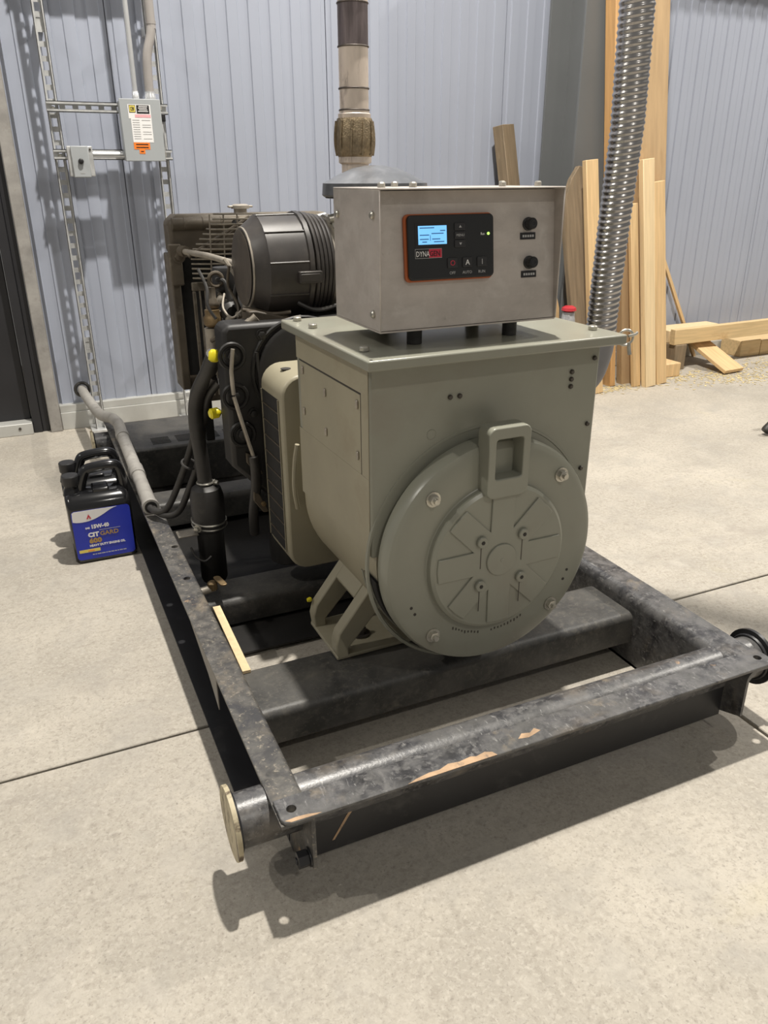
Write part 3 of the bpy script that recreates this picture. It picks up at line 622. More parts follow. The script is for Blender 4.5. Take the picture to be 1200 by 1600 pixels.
for x, y in ((.575, 1.150), (.757, 1.150), (.575, 1.275), (.757, 1.275)): MB().cyl((x, y, .7505), (x, y, BZ0 - t), .0125, 16).build('rubber_mount', 'rubber', cb)
# controller module: coordinates (x, up) on the slanted panel
mo = onp(MB().prism(rr(.545, .701, .071, .170, .008), FY, 0, -.006)).build('controller_bezel', 'panel_orange', cb, .0015)
mf = onp(MB().prism(rr(.5485, .6995, .0735, .168, .007), FY, -.006, -.012)).build('controller_face', 'panel_black', cb, .002)
def mod(mb, nm, mt, par=mf, **k): return onp(mb).build(nm, mt, par, **k)
mod(MB().box(.560, .6195, -.0123, -.0118, .121, .157), 'screen_frame', 'print_black', smooth=0)
lc = mod(MB().box(.5655, .6145, -.0128, -.0124, .1255, .1525), 'screen', 'lcd', smooth=0)
mb = MB()
for x0, x1, z in ((.568, .593, .1488), (.603, .612, .1445), (.568, .584, .1385), (.588, .609, .1405), (.568, .583, .1325), (.589, .603, .1325), (.572, .580, .1285), (.592, .610, .1285)):
    mb.box(x0, x1, -.0131, -.0129, z, z + .0013)
mb.box(.5855, .5862, -.0131, -.0129, .131, .139); mod(mb, 'screen_text', 'lcd_text', smooth=0)
def ptext(nm, body, size, mt, x, z, par=mf, **k): return text(nm, body, size, mt, par, PT @ Matrix.Translation((x, k.pop('y', -.01235), z)) @ FACE, **k)
mod(MB().box(.5595, .6055, -.0124, -.0120, .1055, .1195), 'logo_plate', 'print_grey', smooth=0)
mod(MB().box(.5600, .5827, -.0128, -.0125, .1062, .1188), 'logo_field', 'print_black', smooth=0)
mod(MB().box(.5829, .6050, -.0128, -.0125, .1062, .1188), 'logo_field', 'print_red', smooth=0)
ptext('logo_text', 'DYNA', .0112, 'label_white', .5605, .1083, y=-.0131, sx=.74)
ptext('logo_text', 'GEN', .0112, 'print_black', .5838, .1083, y=-.0131, sx=.82)
for z, bd in ((.1500, 'up'), (.1375, 'menu'), (.1250, 'down')):
    mod(MB().prism(rr(.628, .6475, z - .0055, z + .0055, .002), FY, -.0118, -.0138), 'button', 'button_black', bevel=.0008)
mod(MB().prism([(.6355, .1485), (.6405, .1485), (.638, .1522)], FY, -.0139, -.0141), 'button_mark', 'print_grey', smooth=0)
mod(MB().prism([(.6355, .1265), (.6405, .1265), (.638, .1228)], FY, -.0139, -.0141), 'button_mark', 'print_grey', smooth=0)
ptext('button_text', 'MENU', .0052, 'print_grey', .638, .1358, y=-.0140, align='CENTER')
ptext('status_text', 'Run', .0058, 'label_white', .675, .1365, sx=.8)
mod(MB().cyl((.689, -.0118, .1385), (.689, -.0132, .1385), .0022, 12), 'status_light', 'led_green')
for x, ch, lab, mt in ((.6235, 'O', 'OFF', 'print_red'), (.6500, 'A', 'AUTO', 'label_white'), (.6765, 'I', 'RUN', 'print_grey')):
    mod(MB().prism(rr(x - .0088, x + .0088, .0895, .1045, .002), FY, -.0118, -.0138), 'button', 'button_black', bevel=.0008)
    ptext('button_text', ch, .0115, mt, x, .0930, y=-.0140, align='CENTER')
    ptext('button_label', lab, .0062, 'print_grey', x, .0800, align='CENTER')
for zz, xx in ((.151, .7715), (.0915, .7735)):
    kb = onp(MB().lathe([(.0105, 0), (.0105, .003), (.009, .004), (.009, .014), (.0075, .016), (.001, .016)], (xx, 0, zz), (0, -1, 0), 20)).build('fuse_holder', 'print_black', cb)
    onp(MB().torus((xx, -.016, zz), (0, 1, 0), .004, .0008, 14, 5)).build('fuse_slot', 'button_black', kb)
    pl_ = onp(MB().box(xx - .015, xx + .014, -.0012, 0, zz - .0235, zz - .013)).build('name_plate', 'print_black', cb)
    mb = MB(); [mb.box(xx - .011 + k * .0046, xx - .011 + k * .0046 + .0032, -.0015, -.0013, zz - .0202, zz - .0165) for k in range(5)]
    onp(mb).build('plate_text', 'print_grey', pl_, smooth=0)

# ================================================================== engine
en = thing('diesel_engine', (.69, 2.0, .1), 'dirty black diesel engine block between alternator and radiator', 'engine')
MB().box(.520, .860, 1.735, 2.36, .300, .700).build('engine_block', 'engine_black', en, .012)
MB().prism([(.55, .30), (.83, .30), (.79, .16), (.59, .16)], FY, 1.76, 2.30).build('oil_pan', 'engine_black', en, .01)
MB().box(.560, .820, 1.76, 2.32, .705, .790).build('valve_cover', 'engine_brown', en, .02)
fh = MB().prism([(.375, .700), (.385, .715), (.955, .715), (.965, .700), (.965, .43), (.90, .30), (.60, .22), (.47, .30), (.375, .40)], FY, 1.655, 1.735).build('flywheel_housing', 'engine_black', en, .010)
MB().lathe([(.105, 0), (.105, .010), (.098, .014), (.001, .014)], (.55, 1.654, .605), (0, -1, 0), 40).build('housing_boss', 'engine_black', fh, smooth=30)
MB().torus((.55, 1.654, .605), (0, 1, 0), .115, .005, 40, 6).build('boss_rim', 'engine_black', fh)
for x, z in ((.392, .650), (.392, .562), (.402, .475)):
    MB().torus((x, 1.652, z), (0, 1, 0), .026, .005, 24, 6).build('bolt_boss', 'engine_black', fh)
    hexbolt(MB(), (x, 1.654, z), (0, -1, 0), .011, .012, .016).build('housing_bolt', 'engine_black', fh)
for x, z in ((.46, .69), (.43, .52), (.455, .42), (.64, .70)):
    hexbolt(MB(), (x, 1.654, z), (0, -1, 0), .008, .010, .012).build('housing_bolt', 'engine_black', fh)
MB().tube([(.445, 1.648, .655), (.448, 1.647, .60), (.452, 1.647, .55), (.468, 1.648, .535)], .0045, 8).build('housing_rib', 'engine_black', fh)
# starter area / injection clutter on the left side
MB().lathe([(.035, 0), (.040, .01), (.040, .12), (.030, .13), (.030, .16)], (.470, 1.74, .380), (0, 1, 0), 20).build('starter_motor', 'engine_brown', en)
MB().prism([(.42, .30), (.50, .32), (.50, .42), (.45, .45)], FY, 1.66, 1.654).build('rusty_bracket', 'brass_dirty', en, .003) if 0 else None
for x, z, w_, h_ in ((.405, .405, .036, .056), (.415, .310, .034, .056)):
    MB().prism([(x, z + h_ / 2), (x + w_ * .4, z + h_ / 2 - .008), (x + w_, z - h_ / 2), (x + w_ * .6, z - h_ / 2), (x, z + .004)], FY, 1.646, 1.6545).build('engine_bracket', 'engine_brown', en, .002)
    hexbolt(MB(), (x + w_ * .6, 1.6455, z - .004), (0, -1, 0), .006, .008).build('bracket_bolt', 'brass_dirty', en)
MB().lathe([(.045, 0), (.045, .10), (.03, .11)], (.50, 1.68, .24), (0, 0, -1), 24).build('oil_filter', 'engine_black', en)
MB().tube([(.47, 1.55, .13), (.60, 1.50, .135), (.80, 1.50, .14)], .022, 12).build('drain_pipe', 'engine_black', en) if 0 else None
# fuel filter cluster (left of the air cleaner)
ff = MB().lathe([(.016, 0), (.022, .006), (.022, .022), (.018, .028), (.018, .04)], (.418, 1.93, .668), (0, 0, 1), 20).build('fuel_filter', 'brass_dirty', en)
MB().lathe([(.019, 0), (.019, -.004), (.0185, -.130), (.014, -.150)], (.415, 1.93, .665), (0, 0, 1), 18).build('filter_bowl', 'cast_alloy', ff)
MB().lathe([(.012, 0), (.017, .006), (.017, .016), (.009, .026), (.009, .050)], (.424, 1.94, .709), (0, 0, 1), 14).build('filter_head', 'radiator_brown', ff)
MB().torus((.436, 1.94, .776), (0, 1, 0), .016, .005, 20, 8).build('lifting_ring', 'engine_brown', ff)
MB().box(.405, .455, 1.925, 1.945, .690, .705).build('filter_bracket', 'engine_brown', ff, .002)
hexbolt(MB(), (.452, 1.924, .700), (0, -1, 0), .008, .01).build('bracket_bolt', 'zinc_bolt', ff)
MB().lathe([(.030, 0), (.034, .01), (.034, .05), (.022, .06)], (.470, 1.98, .800), (0, 0, -1), 20).build('injection_pump', 'engine_black', en)
MB().lathe([(.02, 0), (.026, .01), (.026, .035), (.016, .045)], (.463, 1.95, .700), (0, -1, 0), 18).build('pump_cover', 'engine_black', en)
for pts_, r_, mt in ((((.452, 1.90, .825), (.475, 1.86, .775), (.490, 1.84, .735)), .0055, 'guard_wire'),
                     (((.482, 1.83, .790), (.487, 1.82, .750), (.497, 1.80, .715), (.497, 1.80, .690), (.478, 1.82, .678), (.455, 1.86, .680)), .0045, 'guard_wire'),
                     (((.44, 1.95, .775), (.455, 1.93, .77), (.46, 1.92, .72), (.458, 1.91, .68)), .005, 'rubber'),
                     (((.425, 1.91, .665), (.445, 1.87, .655), (.47, 1.83, .700)), .004, 'cast_alloy'),
                     (((.49, 1.90, .80), (.47, 1.90, .74), (.48, 1.88, .69), (.47, 1.86, .66)), .006, 'rubber'),
                     (((.45, 1.97, .74), (.47, 1.94, .70), (.49, 1.92, .66)), .007, 'engine_brown')):
    MB().tube(pts_, r_, 8).build('fuel_line', mt, en)
for pts_, r_, mt in ((((.40, 1.96, .80), (.41, 1.93, .76), (.405, 1.91, .72), (.42, 1.90, .69)), .004, 'rubber'),
                     (((.452, 1.86, .815), (.448, 1.87, .77), (.462, 1.85, .73), (.458, 1.83, .70)), .0035, 'engine_brown'),
                     (((.47, 1.83, .72), (.445, 1.84, .70), (.43, 1.86, .72), (.44, 1.88, .75)), .003, 'cast_alloy'),
                     (((.405, 1.90, .64), (.43, 1.84, .67), (.452, 1.80, .69)), .006, 'engine_brown'),
                     (((.56, 1.70, .745), (.60, 1.69, .728), (.66, 1.70, .735)), .005, 'rubber'),
                     (((.44, 1.72, .735), (.50, 1.70, .725), (.54, 1.69, .728)), .004, 'engine_brown')):
    MB().tube(pts_, r_, 8).build('fuel_line', mt, en)
for x, y, z in ((.445, 1.87, .69), (.462, 1.84, .705), (.436, 1.90, .735), (.475, 1.82, .725)):
    hexbolt(MB(), (x, y, z), (-.3, -1, .2), .007, .010, .010).build('line_fitting', 'cast_alloy', en)
ct = MB().tube([(.462, 1.69, .722), (.425, 1.70, .690), (.405, 1.70, .655)], .011, 10, 2).build('filler_tube', 'guard_wire', en)
for k in (.25, .7): MB().lathe([(.014, 0), (.014, .012)], Vector((.455, 1.69, .716)).lerp(Vector((.402, 1.70, .660)), k), (-.5, .05, -.55), 12).build('hose_clip', 'cast_alloy', ct)
MB().lathe([(.012, 0), (.014, .01), (.010, .024)], (.398, 1.698, .650), (-.2, 0, -1), 12).build('tube_end', 'cast_alloy', ct)
MB().tube([(.392, 1.640, .668), (.385, 1.640, .62), (.386, 1.640, .570)], .0045, 8, 2).build('dipstick_upper', 'cast_alloy', en)
dp = MB().tube([(.386, 1.640, .566), (.403, 1.640, .49), (.4195, 1.642, .425)], .0042, 8, 2).build('dipstick_tube', 'cast_alloy', en)
MB().tube([(.420, 1.642, .425), (.424, 1.65, .36), (.420, 1.68, .27), (.424, 1.70, .21)], .012, 10).build('dipstick_hose', 'rubber', en)
MB().lathe([(.007, 0), (.012, .004), (.012, .020), (.007, .026)], (.362, 1.70, .632), (.15, 0, 1), 12).build('yellow_plug', 'yellow_plastic', en)
MB().lathe([(.008, 0), (.0125, .004), (.0125, .020), (.007, .026)], (.352, 1.75, .502), (1, .15, .05), 12).build('yellow_plug', 'yellow_plastic', en)
MB().tube([(.378, 1.755, .503), (.405, 1.758, .507), (.425, 1.752, .520)], .0055, 8).build('plug_lead', 'rubber', en)
# air cleaner canister, axis along x
AYc, AZc = 1.800, .814
ac = MB().lathe([(.001, 0), (.082, 0), (.086, .003), (.089, .006), (.1075, .030), (.112, .033), (.113, .120), (.118, .122), (.118, .132), (.113, .134)], (.467, AYc, AZc), (1, 0, 0), 20).build('air_cleaner', 'filter_black', en, smooth=22)
MB().lathe([(.001, 0), (.079, 0), (.082, .002), (.079, .003)], (.4665, AYc, AZc), (-1, 0, 0), 40).build('end_lid', 'filter_cap', ac)
MB().torus((.470, AYc, AZc), (1, 0, 0), .0855, .0025, 40, 6).build('lid_rim', 'cast_alloy', ac)
for k in range(5): MB().torus((.608 + k * .010, AYc, AZc), (1, 0, 0), .112 - k * .002, .0048, 40, 8).build('ring_rib', 'filter_black', ac)
for k in range(20):
    a = 2 * math.pi * (k + .5) / 20
    if k % 2 == 0: continue
    e = Vector((0, math.cos(a), math.sin(a)))
    MB().tube([Vector((.500, AYc, AZc)) + e * .1115, Vector((.588, AYc, AZc)) + e * .1125], .0024, 6, 0).build('body_rib', 'filter_black', ac)
MB().box(.560, .612, AYc - .126, AYc - .108, AZc - .026, AZc - .001).build('latch', 'filter_black', ac, .002)
MB().box(.562, .606, AYc - .1285, AYc - .1262, AZc - .022, AZc - .006).build('latch_plate', 'filter_black', ac, .001)
MB().lathe([(.103, 0), (.103, .03), (.095, .05), (.07, .075), (.055, .10)], (.652, AYc, AZc), (1, 0, 0), 36).build('outlet_cone', 'cast_alloy', ac)
MB().torus((.668, AYc, AZc), (1, 0, 0), .105, .005, 36, 6).build('band_clamp', 'zinc_bolt', ac)
for a in (60, 115): MB().cyl(Vector((.66, AYc, AZc)) + .11 * Vector((0, math.cos(R(a)), math.sin(R(a)))), Vector((.69, AYc, AZc)) + .117 * Vector((0, math.cos(R(a)), math.sin(R(a)))), .010, 10).build('clamp_bolt', 'zinc_bolt', ac)
MB().prism([(.445, .735), (.462, .735), (.60, .700), (.60, .690), (.45, .690)], FY, 1.690, 1.76).build('cleaner_bracket', 'engine_brown', en, .003)
MB().tube([(.485, 1.672, .700), (.53, 1.668, .712), (.555, 1.666, .716)], .008, 10).build('bleed_pipe', 'cast_alloy', en)
# domed intake cap on its stack
dc = MB().lathe([(.116, -.006), (.120, -.002), (.118, .022), (.105, .028), (.080, .041), (.050, .053), (.020, .0585), (.001, .059)], (.776, 1.760, .966), (0, 0, 1), 56).build('intake_cap', 'dome_grey', en, smooth=25)
MB().lathe([(.112, 0), (.114, .002), (.1, .004)], (.776, 1.76, .957), (0, 0, 1), 48).build('cap_underside', 'engine_black', dc)
MB().cyl((.776, 1.76, .70), (.776, 1.76, .962), .055, 28).build('intake_stack', 'engine_black', dc)
# ================================================================== radiator
rd = thing('radiator', (.69, 2.58, .158), 'brown dusty radiator with wire fan guard at the far end', 'radiator')
RX0, RX1, RY, RZ0, RZ1 = .442, .950, 2.52, .385, .860
MB().box(RX0 + .012, RX1 - .012, RY + .012, RY + .075, RZ0, RZ1).build('core', 'core_black', rd)
MB().prism([(RX0 - .004, RZ1 - .070), (RX1 + .004, RZ1 - .070), (RX1 + .004, RZ1 + .02), (RX1 - .02, RZ1 + .040), (RX0 + .02, RZ1 + .040), (RX0 - .004, RZ1 + .02)], FY, RY - .010, RY + .09).build('top_tank', 'radiator_brown', rd, .010)
MB().tube([(RX0 + .005, RY - .012, RZ1 + .015), (RX1 - .005, RY - .012, RZ1 + .015)], .018, 14, 0).build('tank_bead', 'radiator_brown', rd)
for k in range(9): MB().torus((RX0 + .04 + k * .055, RY - .012, RZ1 + .015), (1, 0, 0), .0178, .0016, 16, 5).build('tank_rib', 'engine_brown', rd)
MB().box(RX0, RX1, RY - .006, RY - .001, RZ1 - .045, RZ1 - .040).build('tank_seam', 'cast_alloy', rd)
for x0, x1 in ((RX0 - .012, RX0 + .014), (RX1 - .014, RX1 + .012)):
    MB().box(x0, x1, RY - .012, RY + .09, RZ0 - .01, RZ1 - .071).build('side_channel', 'radiator_brown', rd, .004)
MB().box(RX0 - .016, RX0 + .022, RY - .03, RY - .0125, RZ1 - .16, RZ1 - .04).build('corner_bracket', 'radiator_brown', rd, .004)
MB().prism([(RX0 - .01, RZ0 + .03), (RX1 + .01, RZ0 + .03), (RX1 - .03, RZ0 - .06), (RX0 + .05, RZ0 - .06)], FY, RY, RY + .085).build('bottom_tank', 'engine_brown', rd, .006)
for x in (RX0 + .07, RX1 - .1): MB().box(x, x + .03, RY + .11, RY + .155, .1585, RZ0 + .10).build('support_leg', 'engine_black', rd, .003)
for x in (RX0 + .07, RX1 - .1): MB().box(x, x + .03, RY + .0905, RY + .11, RZ0 - .0, RZ0 + .10).build('support_tab', 'engine_black', rd, .003)
cp = MB().lathe([(.020, 0), (.020, .012), (.028, .013), (.028, .022), (.020, .026)], (.668, RY + .03, RZ1 + .040), (0, 0, 1), 20).build('filler_cap', 'cast_alloy', rd)
MB().box(.630, .706, RY + .020, RY + .040, RZ1 + .056, RZ1 + .062).build('cap_lever', 'cast_alloy', cp, .002)
hexbolt(MB(), (RX0 + .012, RY - .0305, RZ1 - .075), (0, -1, 0), .012, .012, .02).build('bracket_bolt', 'radiator_brown', rd)
hexbolt(MB(), (.638, RY - .0305, RZ1 + .012), (0, -1, 0), .012, .012, .016).build('tank_bolt', 'engine_black', rd)
# shroud frame and vertical bars below
sh = MB().box(RX0 + .03, .60, RY - .10, RY - .085, .690, .715).box(RX0 + .03, RX0 + .040, RY - .10, RY - .09, .36, .69).build('shroud_frame', 'radiator_brown', rd, .003)
mb = MB()
for k in range(9): mb.cyl((RX0 + .052 + k * .016, RY - .095, .37), (RX0 + .052 + k * .016, RY - .095, .692), .0028, 6)
mb.build('guard_bars', 'guard_wire', sh)
mb = MB()
for k in range(14):
    z = .728 + k * .0135; sl_ = max(0, (z - .80)) * .9
    mb.tube([(RX0 + .035 + sl_, RY - .10 + .3 * sl_, z), (.56, RY - .16, z + .002), (.78, RY - .18, z + .002)], .0027, 6, 3)
for x in (.52, .56, .60, .66): mb.tube([(x, RY - .155, .72), (x + .004, RY - .160, .82), (x + .01, RY - .15, .905)], .0022, 6, 0)
mb.build('fan_guard', 'guard_wire', rd)
for o_ in (0, .018): MB().tube([(RX0 + .025 + o_, RY - .115, .790), (.655 + o_ * .5, RY - .12, .895)], .0055, 8, 0).build('guard_brace', 'radiator_brown', rd)
MB().tube([(RX0 + .020, RY - .04, .800), (.50, 2.30, .800), (.540, 2.10, .790)], .0085, 10, 0).build('stay_rod', 'cast_alloy', rd)
MB().lathe([(.016, 0), (.016, .03)], (RX0 + .020, RY - .035, .800), (.3, -1, 0), 14).build('rod_nut', 'radiator_brown', rd)
fan = MB()
for k in range(7):
    a = 2 * math.pi * k / 7; ca, sa = math.cos(a), math.sin(a); q = []
    for r_, w_, tw in ((.05, .03, .02), (.15, .045, .022), (.20, .05, .018)):
        for s in (-1, 1): q.append((.70 + ca * r_ - sa * w_ * s, RY - .06 + tw * s, .62 + sa * r_ + ca * w_ * s))
    for dy in (0, .003): fan.add([(x, y + dy, z) for x, y, z in q], [(0, 1, 3, 2), (2, 3, 5, 4)])
fan.lathe([(.055, -.02), (.055, .02)], (.70, RY - .06, .62), (0, 1, 0), 20); fan.build('fan', 'engine_black', rd)

# ================================================================== exhaust pipe
ex = thing('exhaust_pipe', (.828, 2.0, .80), 'heat-stained steel exhaust pipe with braided flexible joint rising behind the dome', 'pipe')
EXx, EXy = .828, 2.0
def exs(nm, prof, mt): return MB().lathe([(r_, z) for r_, z in prof], (EXx, EXy, 0), (0, 0, 1), 32).build(nm, mt, ex)
exs('lower_pipe', [(.034, .795), (.034, 1.03)], 'exhaust_steel'); exs('lower_collar', [(.034, 1.03), (.041, 1.034), (.0415, 1.047)], 'exhaust_steel')
exs('braided_joint', [(.0415, 1.047), (.047, 1.056), (.0475, 1.09), (.0455, 1.126), (.043, 1.134)], 'braid')
for k in range(10):
    a = 2 * math.pi * k / 10
    MB().tube([(EXx + r_ * math.cos(a + z * 1.5), EXy + r_ * math.sin(a + z * 1.5), z) for r_, z in ((.0445, 1.05), (.0485, 1.075), (.0485, 1.1), (.0455, 1.128))], .0035, 6, 2).build('braid_strand', 'braid', ex)
exs('upper_collar', [(.040, 1.134), (.0405, 1.143), (.037, 1.146), (.037, 1.150)], 'exhaust_steel')
exs('pipe_section', [(.0355, 1.150), (.0355, 1.198)], 'exhaust_steel'); exs('pipe_section', [(.0358, 1.199), (.0358, 1.286)], 'exhaust_steel')
exs('pipe_section', [(.0362, 1.287), (.0362, 1.375)], 'exhaust_burnt'); exs('pipe_section', [(.0358, 1.377), (.0358, 3.4)], 'exhaust_steel')
for z in (1.152, 1.199, 1.2875, 1.3765): MB().torus((EXx, EXy, z), (0, 0, 1), .0362, .0022, 36, 6).build('weld_ring', 'weld', ex)

# ================================================================== flexible duct on the right
du = thing('flexible_duct', (1.21, 1.47, .52), 'silver corrugated flexible metal duct hanging right of the alternator', 'duct')
DXT = ((.0, 1.219), (.70, 1.219), (.90, 1.224), (1.1, 1.233), (1.33, 1.225), (9, 1.225))
def dx(z):
    for (a, u), (b, v) in zip(DXT, DXT[1:]):
        if z <= b: return u + (v - u) * (z - a) / (b - a)
prof = []; z = .655; k = 0; mb = MB(); rings = []; nseg = 36
while z < 3.2:
    for dz, rr_ in ((0, .0325), (.002, .0329), (.0042, .0343), (.0062, .0347), (.0082, .0343), (.0104, .0329)):
        zz = z + dz; sc_ = 1.0 + .04 * min(1, max(0, (zz - .7) / .5))
        rings.append([Vector((dx(zz) + rr_ * sc_ * math.cos(2 * math.pi * j / nseg), 1.468 + rr_ * sc_ * math.sin(2 * math.pi * j / nseg), zz + .006 * math.cos(2 * math.pi * j / nseg))) for j in range(nseg)])
    z += .0125
mb.loft(rings, False).build('corrugated_hose', 'duct_metal', du, smooth=70)
MB().tube([(1.216, 1.468, .66), (1.212, 1.468, .62), (1.190, 1.470, .565), (1.130, 1.475, .530), (1.04, 1.478, .520)], .036, 24).build('smooth_elbow', 'duct_sleeve', du)
MB().torus((1.214, 1.468, .655), (0, 0, 1), .036, .003, 36, 8).build('hose_clamp', 'zinc_bolt', du)
rg = thing('wire_ring', (.965, 1.10, .735), 'small chrome ring clip hanging at the top right corner of the alternator lid', 'ring')
MB().torus((.9505, 1.078, .741), (.35, 1, .1), .0135, .0022, 28, 8).build('ring', 'zinc_bolt', rg)
MB().tube([(.944, 1.064, .7465), (.958, 1.064, .748), (.966, 1.068, .750)], .0025, 8, 2).build('ring_pin', 'zinc_bolt', rg)
MB().tube([(.948, 1.066, .735), (.949, 1.064, .722), (.950, 1.062, .714)], .0032, 8, 2).build('ring_tail', 'zinc_bolt', rg)

# ================================================================== conduit on the left rail with its two cables
cn = thing('plastic_conduit', (.225, 2.6, .17), 'grey plastic conduit lying along the left skid rail to the wall', 'conduit')
MB().tube([(.2285, 2.030, .186), (.236, 2.40, .188), (.243, 2.74, .189)], .0195, 18, 2).build('pipe', 'pvc_grey', cn)
MB().tube([(.243, 2.74, .189), (.245, 2.82, .199), (.236, 2.90, .200), (.214, 2.95, .198), (.200, 3.02, .192), (.190, 3.2, .182), (.181, 3.44, .172), (.180, 3.53, .170)], .0195, 18, 4).build('pipe', 'pvc_grey', cn)
for a, b_ in ((.00, .03), (.36, .47), (.93, .99)):
    p0, p1 = Vector((.2285, 2.030, .186)), Vector((.243, 2.74, .189)); MB().cyl(p0.lerp(p1, a), p0.lerp(p1, b_), .0222, 20).build('coupling', 'pvc_grey', cn)
MB().lathe([(.0165, 0), (.0165, .001)], (.2285, 2.0297, .186), (0, -1, 0), 18).build('conduit_mouth', 'core_black', cn)
MB().torus((.180, 3.535, .170), (0, 1, 0), .028, .007, 20, 8).build('wall_seal', 'rubber', cn)
cg = 'cables from the grey conduit'
def cable(nm, pts_, r_, lb, mt='rubber', grp=None, cat='cable'):
    return tag(MB().tube(pts_, r_, 12).build(nm, mt), lb, cat, grp)
cable('power_cable', [(.225, 2.020, .190), (.236, 1.985, .189), (.262, 1.96, .205), (.298, 1.935, .285), (.328, 1.90, .38), (.345, 1.88, .45), (.357, 1.83, .53), (.372, 1.76, .585)], .0085, 'upper black cable looping from conduit end up to the engine', grp=cg)
cable('power_cable', [(.232, 2.018, .186), (.252, 1.965, .184), (.285, 1.93, .202), (.318, 1.91, .275), (.345, 1.885, .36), (.357, 1.865, .44), (.366, 1.82, .52), (.382, 1.75, .575)], .0085, 'lower black cable looping from conduit end up to the engine', grp=cg)
MB_tie = tag(MB().torus((.322, 1.908, .335), (.3, -.4, 1), .020, .003, 18, 6).build('cable_tie', 'rubber'), 'black tie binding the two looping conduit cables', 'cable tie')
# hose and canister inside the skid
hc = thing('breather_canister', (.344, 1.85, .02), 'black canister clamped inside the left rail below a thick hose', 'canister')
MB().lathe([(.030, .0), (.034, .01), (.034, .145), (.042, .15), (.042, .235), (.036, .257), (.020, .268)], (.346, 1.85, .03), (0, 0, 1), 28).build('canister_body', 'rubber', hc)
for z in (.190, .202): MB().torus((.346, 1.85, z), (0.05, -.1, 1), .043, .0025, 32, 6).build('band_clamp', 'zinc_bolt', hc)
hexbolt(MB(), (.310, 1.815, .196), (-.6, -.7, 0), .007, .012, .010).build('clamp_bolt', 'zinc_bolt', hc)
MB().box(.262, .312, 1.825, 1.865, .172, .176).build('mount_bracket', 'cast_alloy', hc, .001)
MB().tube([(.346, 1.85, .29), (.343, 1.85, .36), (.338, 1.85, .46), (.345, 1.83, .53), (.362, 1.77, .595), (.372, 1.735, .64)], .0180, 16).build('thick_hose', 'rubber', hc)
MB().torus((.346, 1.85, .302), (0, 0, 1), .020, .003, 24, 6).build('hose_clamp', 'zinc_bolt', hc)
hexbolt(MB(), (.366, 1.84, .302), (.7, -.7, 0), .006, .012, .008).build('clamp_screw', 'zinc_bolt', hc)
MB().tube([(.285, 1.80, .155), (.292, 1.785, .135), (.310, 1.77, .125), (.328, 1.77, .135)], .0028, 8).build('wire_loop', 'rubber', hc)
bv = thing('drain_valve', (.31, 1.62, .09), 'brass drain valve with tan lever beside the left rail', 'valve')
MB().tube([(.266, 1.645, .110), (.285, 1.645, .112), (.305, 1.645, .115)], .010, 12, 2).build('valve_body', 'cast_alloy', bv)
MB().lathe([(.012, 0), (.012, .016), (.007, .02)], (.300, 1.645, .112), (0, 0, 1), 8).build('valve_stem', 'brass_dirty', bv)
MB().prism(rr(-.008, .008, -.030, .012, .006), lambda u, v, w: Vector((.314 + u + v * -.25, 1.640 + v, .135 + w + .12 * v)), 0, .004).build('lever', 'brass_dirty', bv, .001)

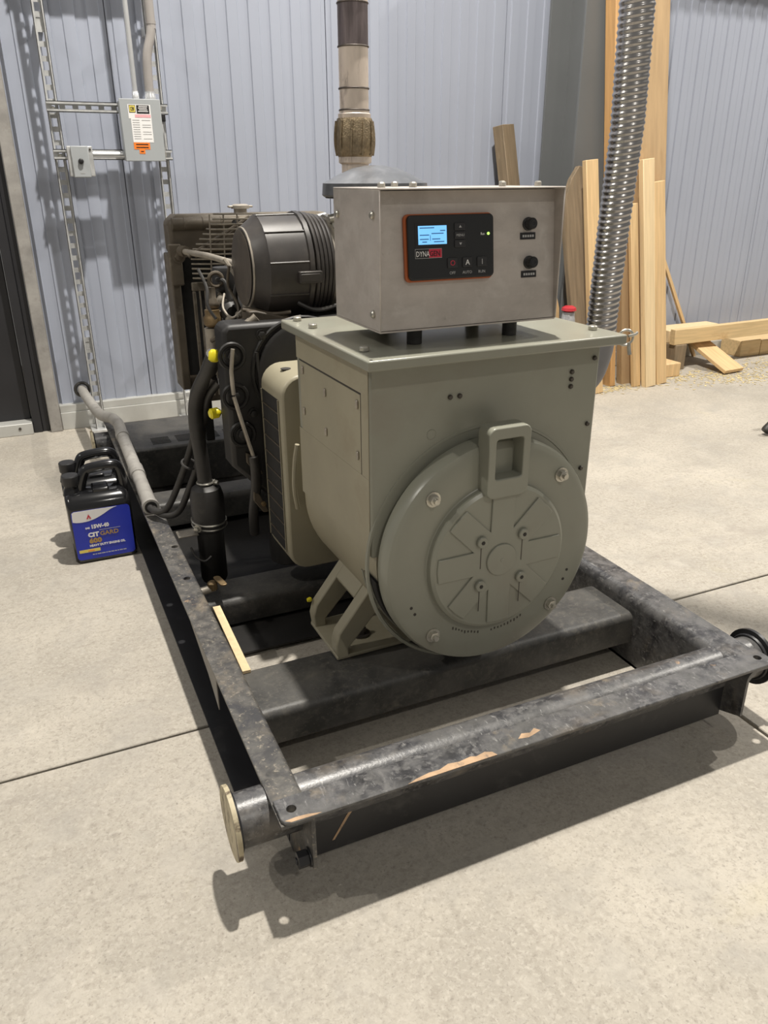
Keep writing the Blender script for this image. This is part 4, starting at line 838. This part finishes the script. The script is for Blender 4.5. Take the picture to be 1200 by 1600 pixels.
# ================================================================== oil jugs
def jug(y0, label, first):
    j = thing('oil_jug', (.105, y0 + .055, 0), label, 'jug', 'oil jugs by the skid'); x0, x1, yb, yf = .022, .190, y0 + .112, y0
    def sec(z, a, b_, c_, d_, r_): return [Vector((u, v, z)) for u, v in rr(a, b_, c_, d_, r_, 4)]
    rings = [sec(.0, x0 + .006, x1 - .006, yf + .006, yb - .006, .012), sec(.006, x0, x1, yf, yb, .016), sec(.15, x0 - .001, x1 + .001, yf, yb, .016), sec(.158, x0 - .001, x1 + .001, yf, yb, .016),
             sec(.174, x0 - .002, x1, yf + .002, yb - .002, .017), sec(.188, x0 - .002, x1 - .004, yf + .012, yb - .012, .018), sec(.197, x0 + .001, x1 - .012, yf + .026, yb - .026, .016), sec(.201, x0 + .006, x1 - .02, yf + .036, yb - .036, .012)]
    MB().loft(rings).build('body', 'jug_black', j, .003, smooth=60)
    yc = y0 + .056
    nk = MB().lathe([(.026, .192), (.022, .208), (.019, .214), (.019, .226)], (x0 + .022, yc, 0), (0, 0, 1), 24).build('neck', 'jug_black', j)
    MB().lathe([(.0215, .220), (.0225, .222), (.0225, .246), (.0205, .249), (.001, .249)], (x0 + .022, yc, 0), (0, 0, 1), 24).build('cap', 'button_black', j, smooth=30)
    P = [(.064, .188), (.068, .215), (.082, .250), (.094, .259), (.125, .263), (.157, .263), (.172, .254), (.178, .225), (.178, .180)]
    MB().tube([(x0 - .022 + u, yc, z) for u, z in P], .0145, 12, 4).build('handle', 'jug_black', j, smooth=60)
    MB().prism(rr(.095, .140, .186, .208, .006), lambda u, v, w: Vector((u, yc + w, v)), -.028, .028).build('shoulder_block', 'jug_black', j, .004)
    if not first: return j
    yl = y0 - .0006
    MB().prism(rr(.028, .184, .012, .160, .010, 4), FY, y0 - .0002, yl).build('label', 'label_blue', j, smooth=0)
    wv = [(.030, .140)] + [(.030 + .120 * k / 14, .1395 - .026 * 0 + [-.010, -.0125, -.0135, -.0138, -.0135, -.0125, -.0105, -.008, -.0045, -.0005, .004, .009, .0135, .017, .0190][k]) for k in range(15)] + [(.100, .1592), (.037, .1592), (.031, .156)]
    MB().prism(wv, FY, yl - .0001, yl - .0005).build('label_white_wave', 'label_white', j, smooth=0)
    lp = j
    MB().prism([(.0665, .1335), (.0715, .1335), (.0715, .1365), (.0695, .1375), (.0765, .1375), (.0745, .1365), (.0745, .1335), (.0795, .1335), (.073, .1475)], FY, yl - .0007, yl - .0010).build('label_triangle', 'print_red', j, smooth=0)
    def lt(b_, s, mt, x, z, **k): return text('label_text', b_, s, mt, j, Matrix.Translation((x, yl - .0008, z)) @ FACE, **k)
    lt('SAE', .0068, 'label_white', .0600, .1040, bold=.0004); lt('15W-40', .0150, 'label_white', .0745, .1035, bold=.0009, sx=.95)
    MB().box(.095, .152, yl - .0008, yl - .0005, .0955, .0967).build('label_rule', 'print_grey', j, smooth=0)
    lt('CIT', .0175, 'label_white', .0640, .0790, bold=.001, sx=1.05); lt('GARD', .0175, 'print_gold', .0955, .0790, bold=.0004, sx=1.05)
    lt('600', .0190, 'print_gold', .0650, .0600, bold=.0012, sx=1.15)
    lt('HEAVY DUTY ENGINE OIL', .0088, 'label_white', .0640, .0490, bold=.0004, sx=.93)
    MB().box(.0345, .0905, yl - .0008, yl - .0005, .0335, .0425).build('label_bar', 'print_yellow', j, smooth=0)
    MB().box(.058, .075, yl - .0012, yl - .0009, .0365, .0390).build('bar_print', 'print_orange', j, smooth=0)
    mb = MB(); x = .068
    while x < .160: l_ = random.uniform(.004, .010); mb.box(x, x + l_, yl - .0008, yl - .0005, .0235, .0262); x += l_ + .0016
    mb.build('label_fine_print', 'print_grey', j, smooth=0)
    return j
jug(2.150, 'black oil jug with a blue label facing out, nearer of the two', True)
jug(2.268, 'black oil jug standing behind the labelled one, only its cap and handle showing', False)
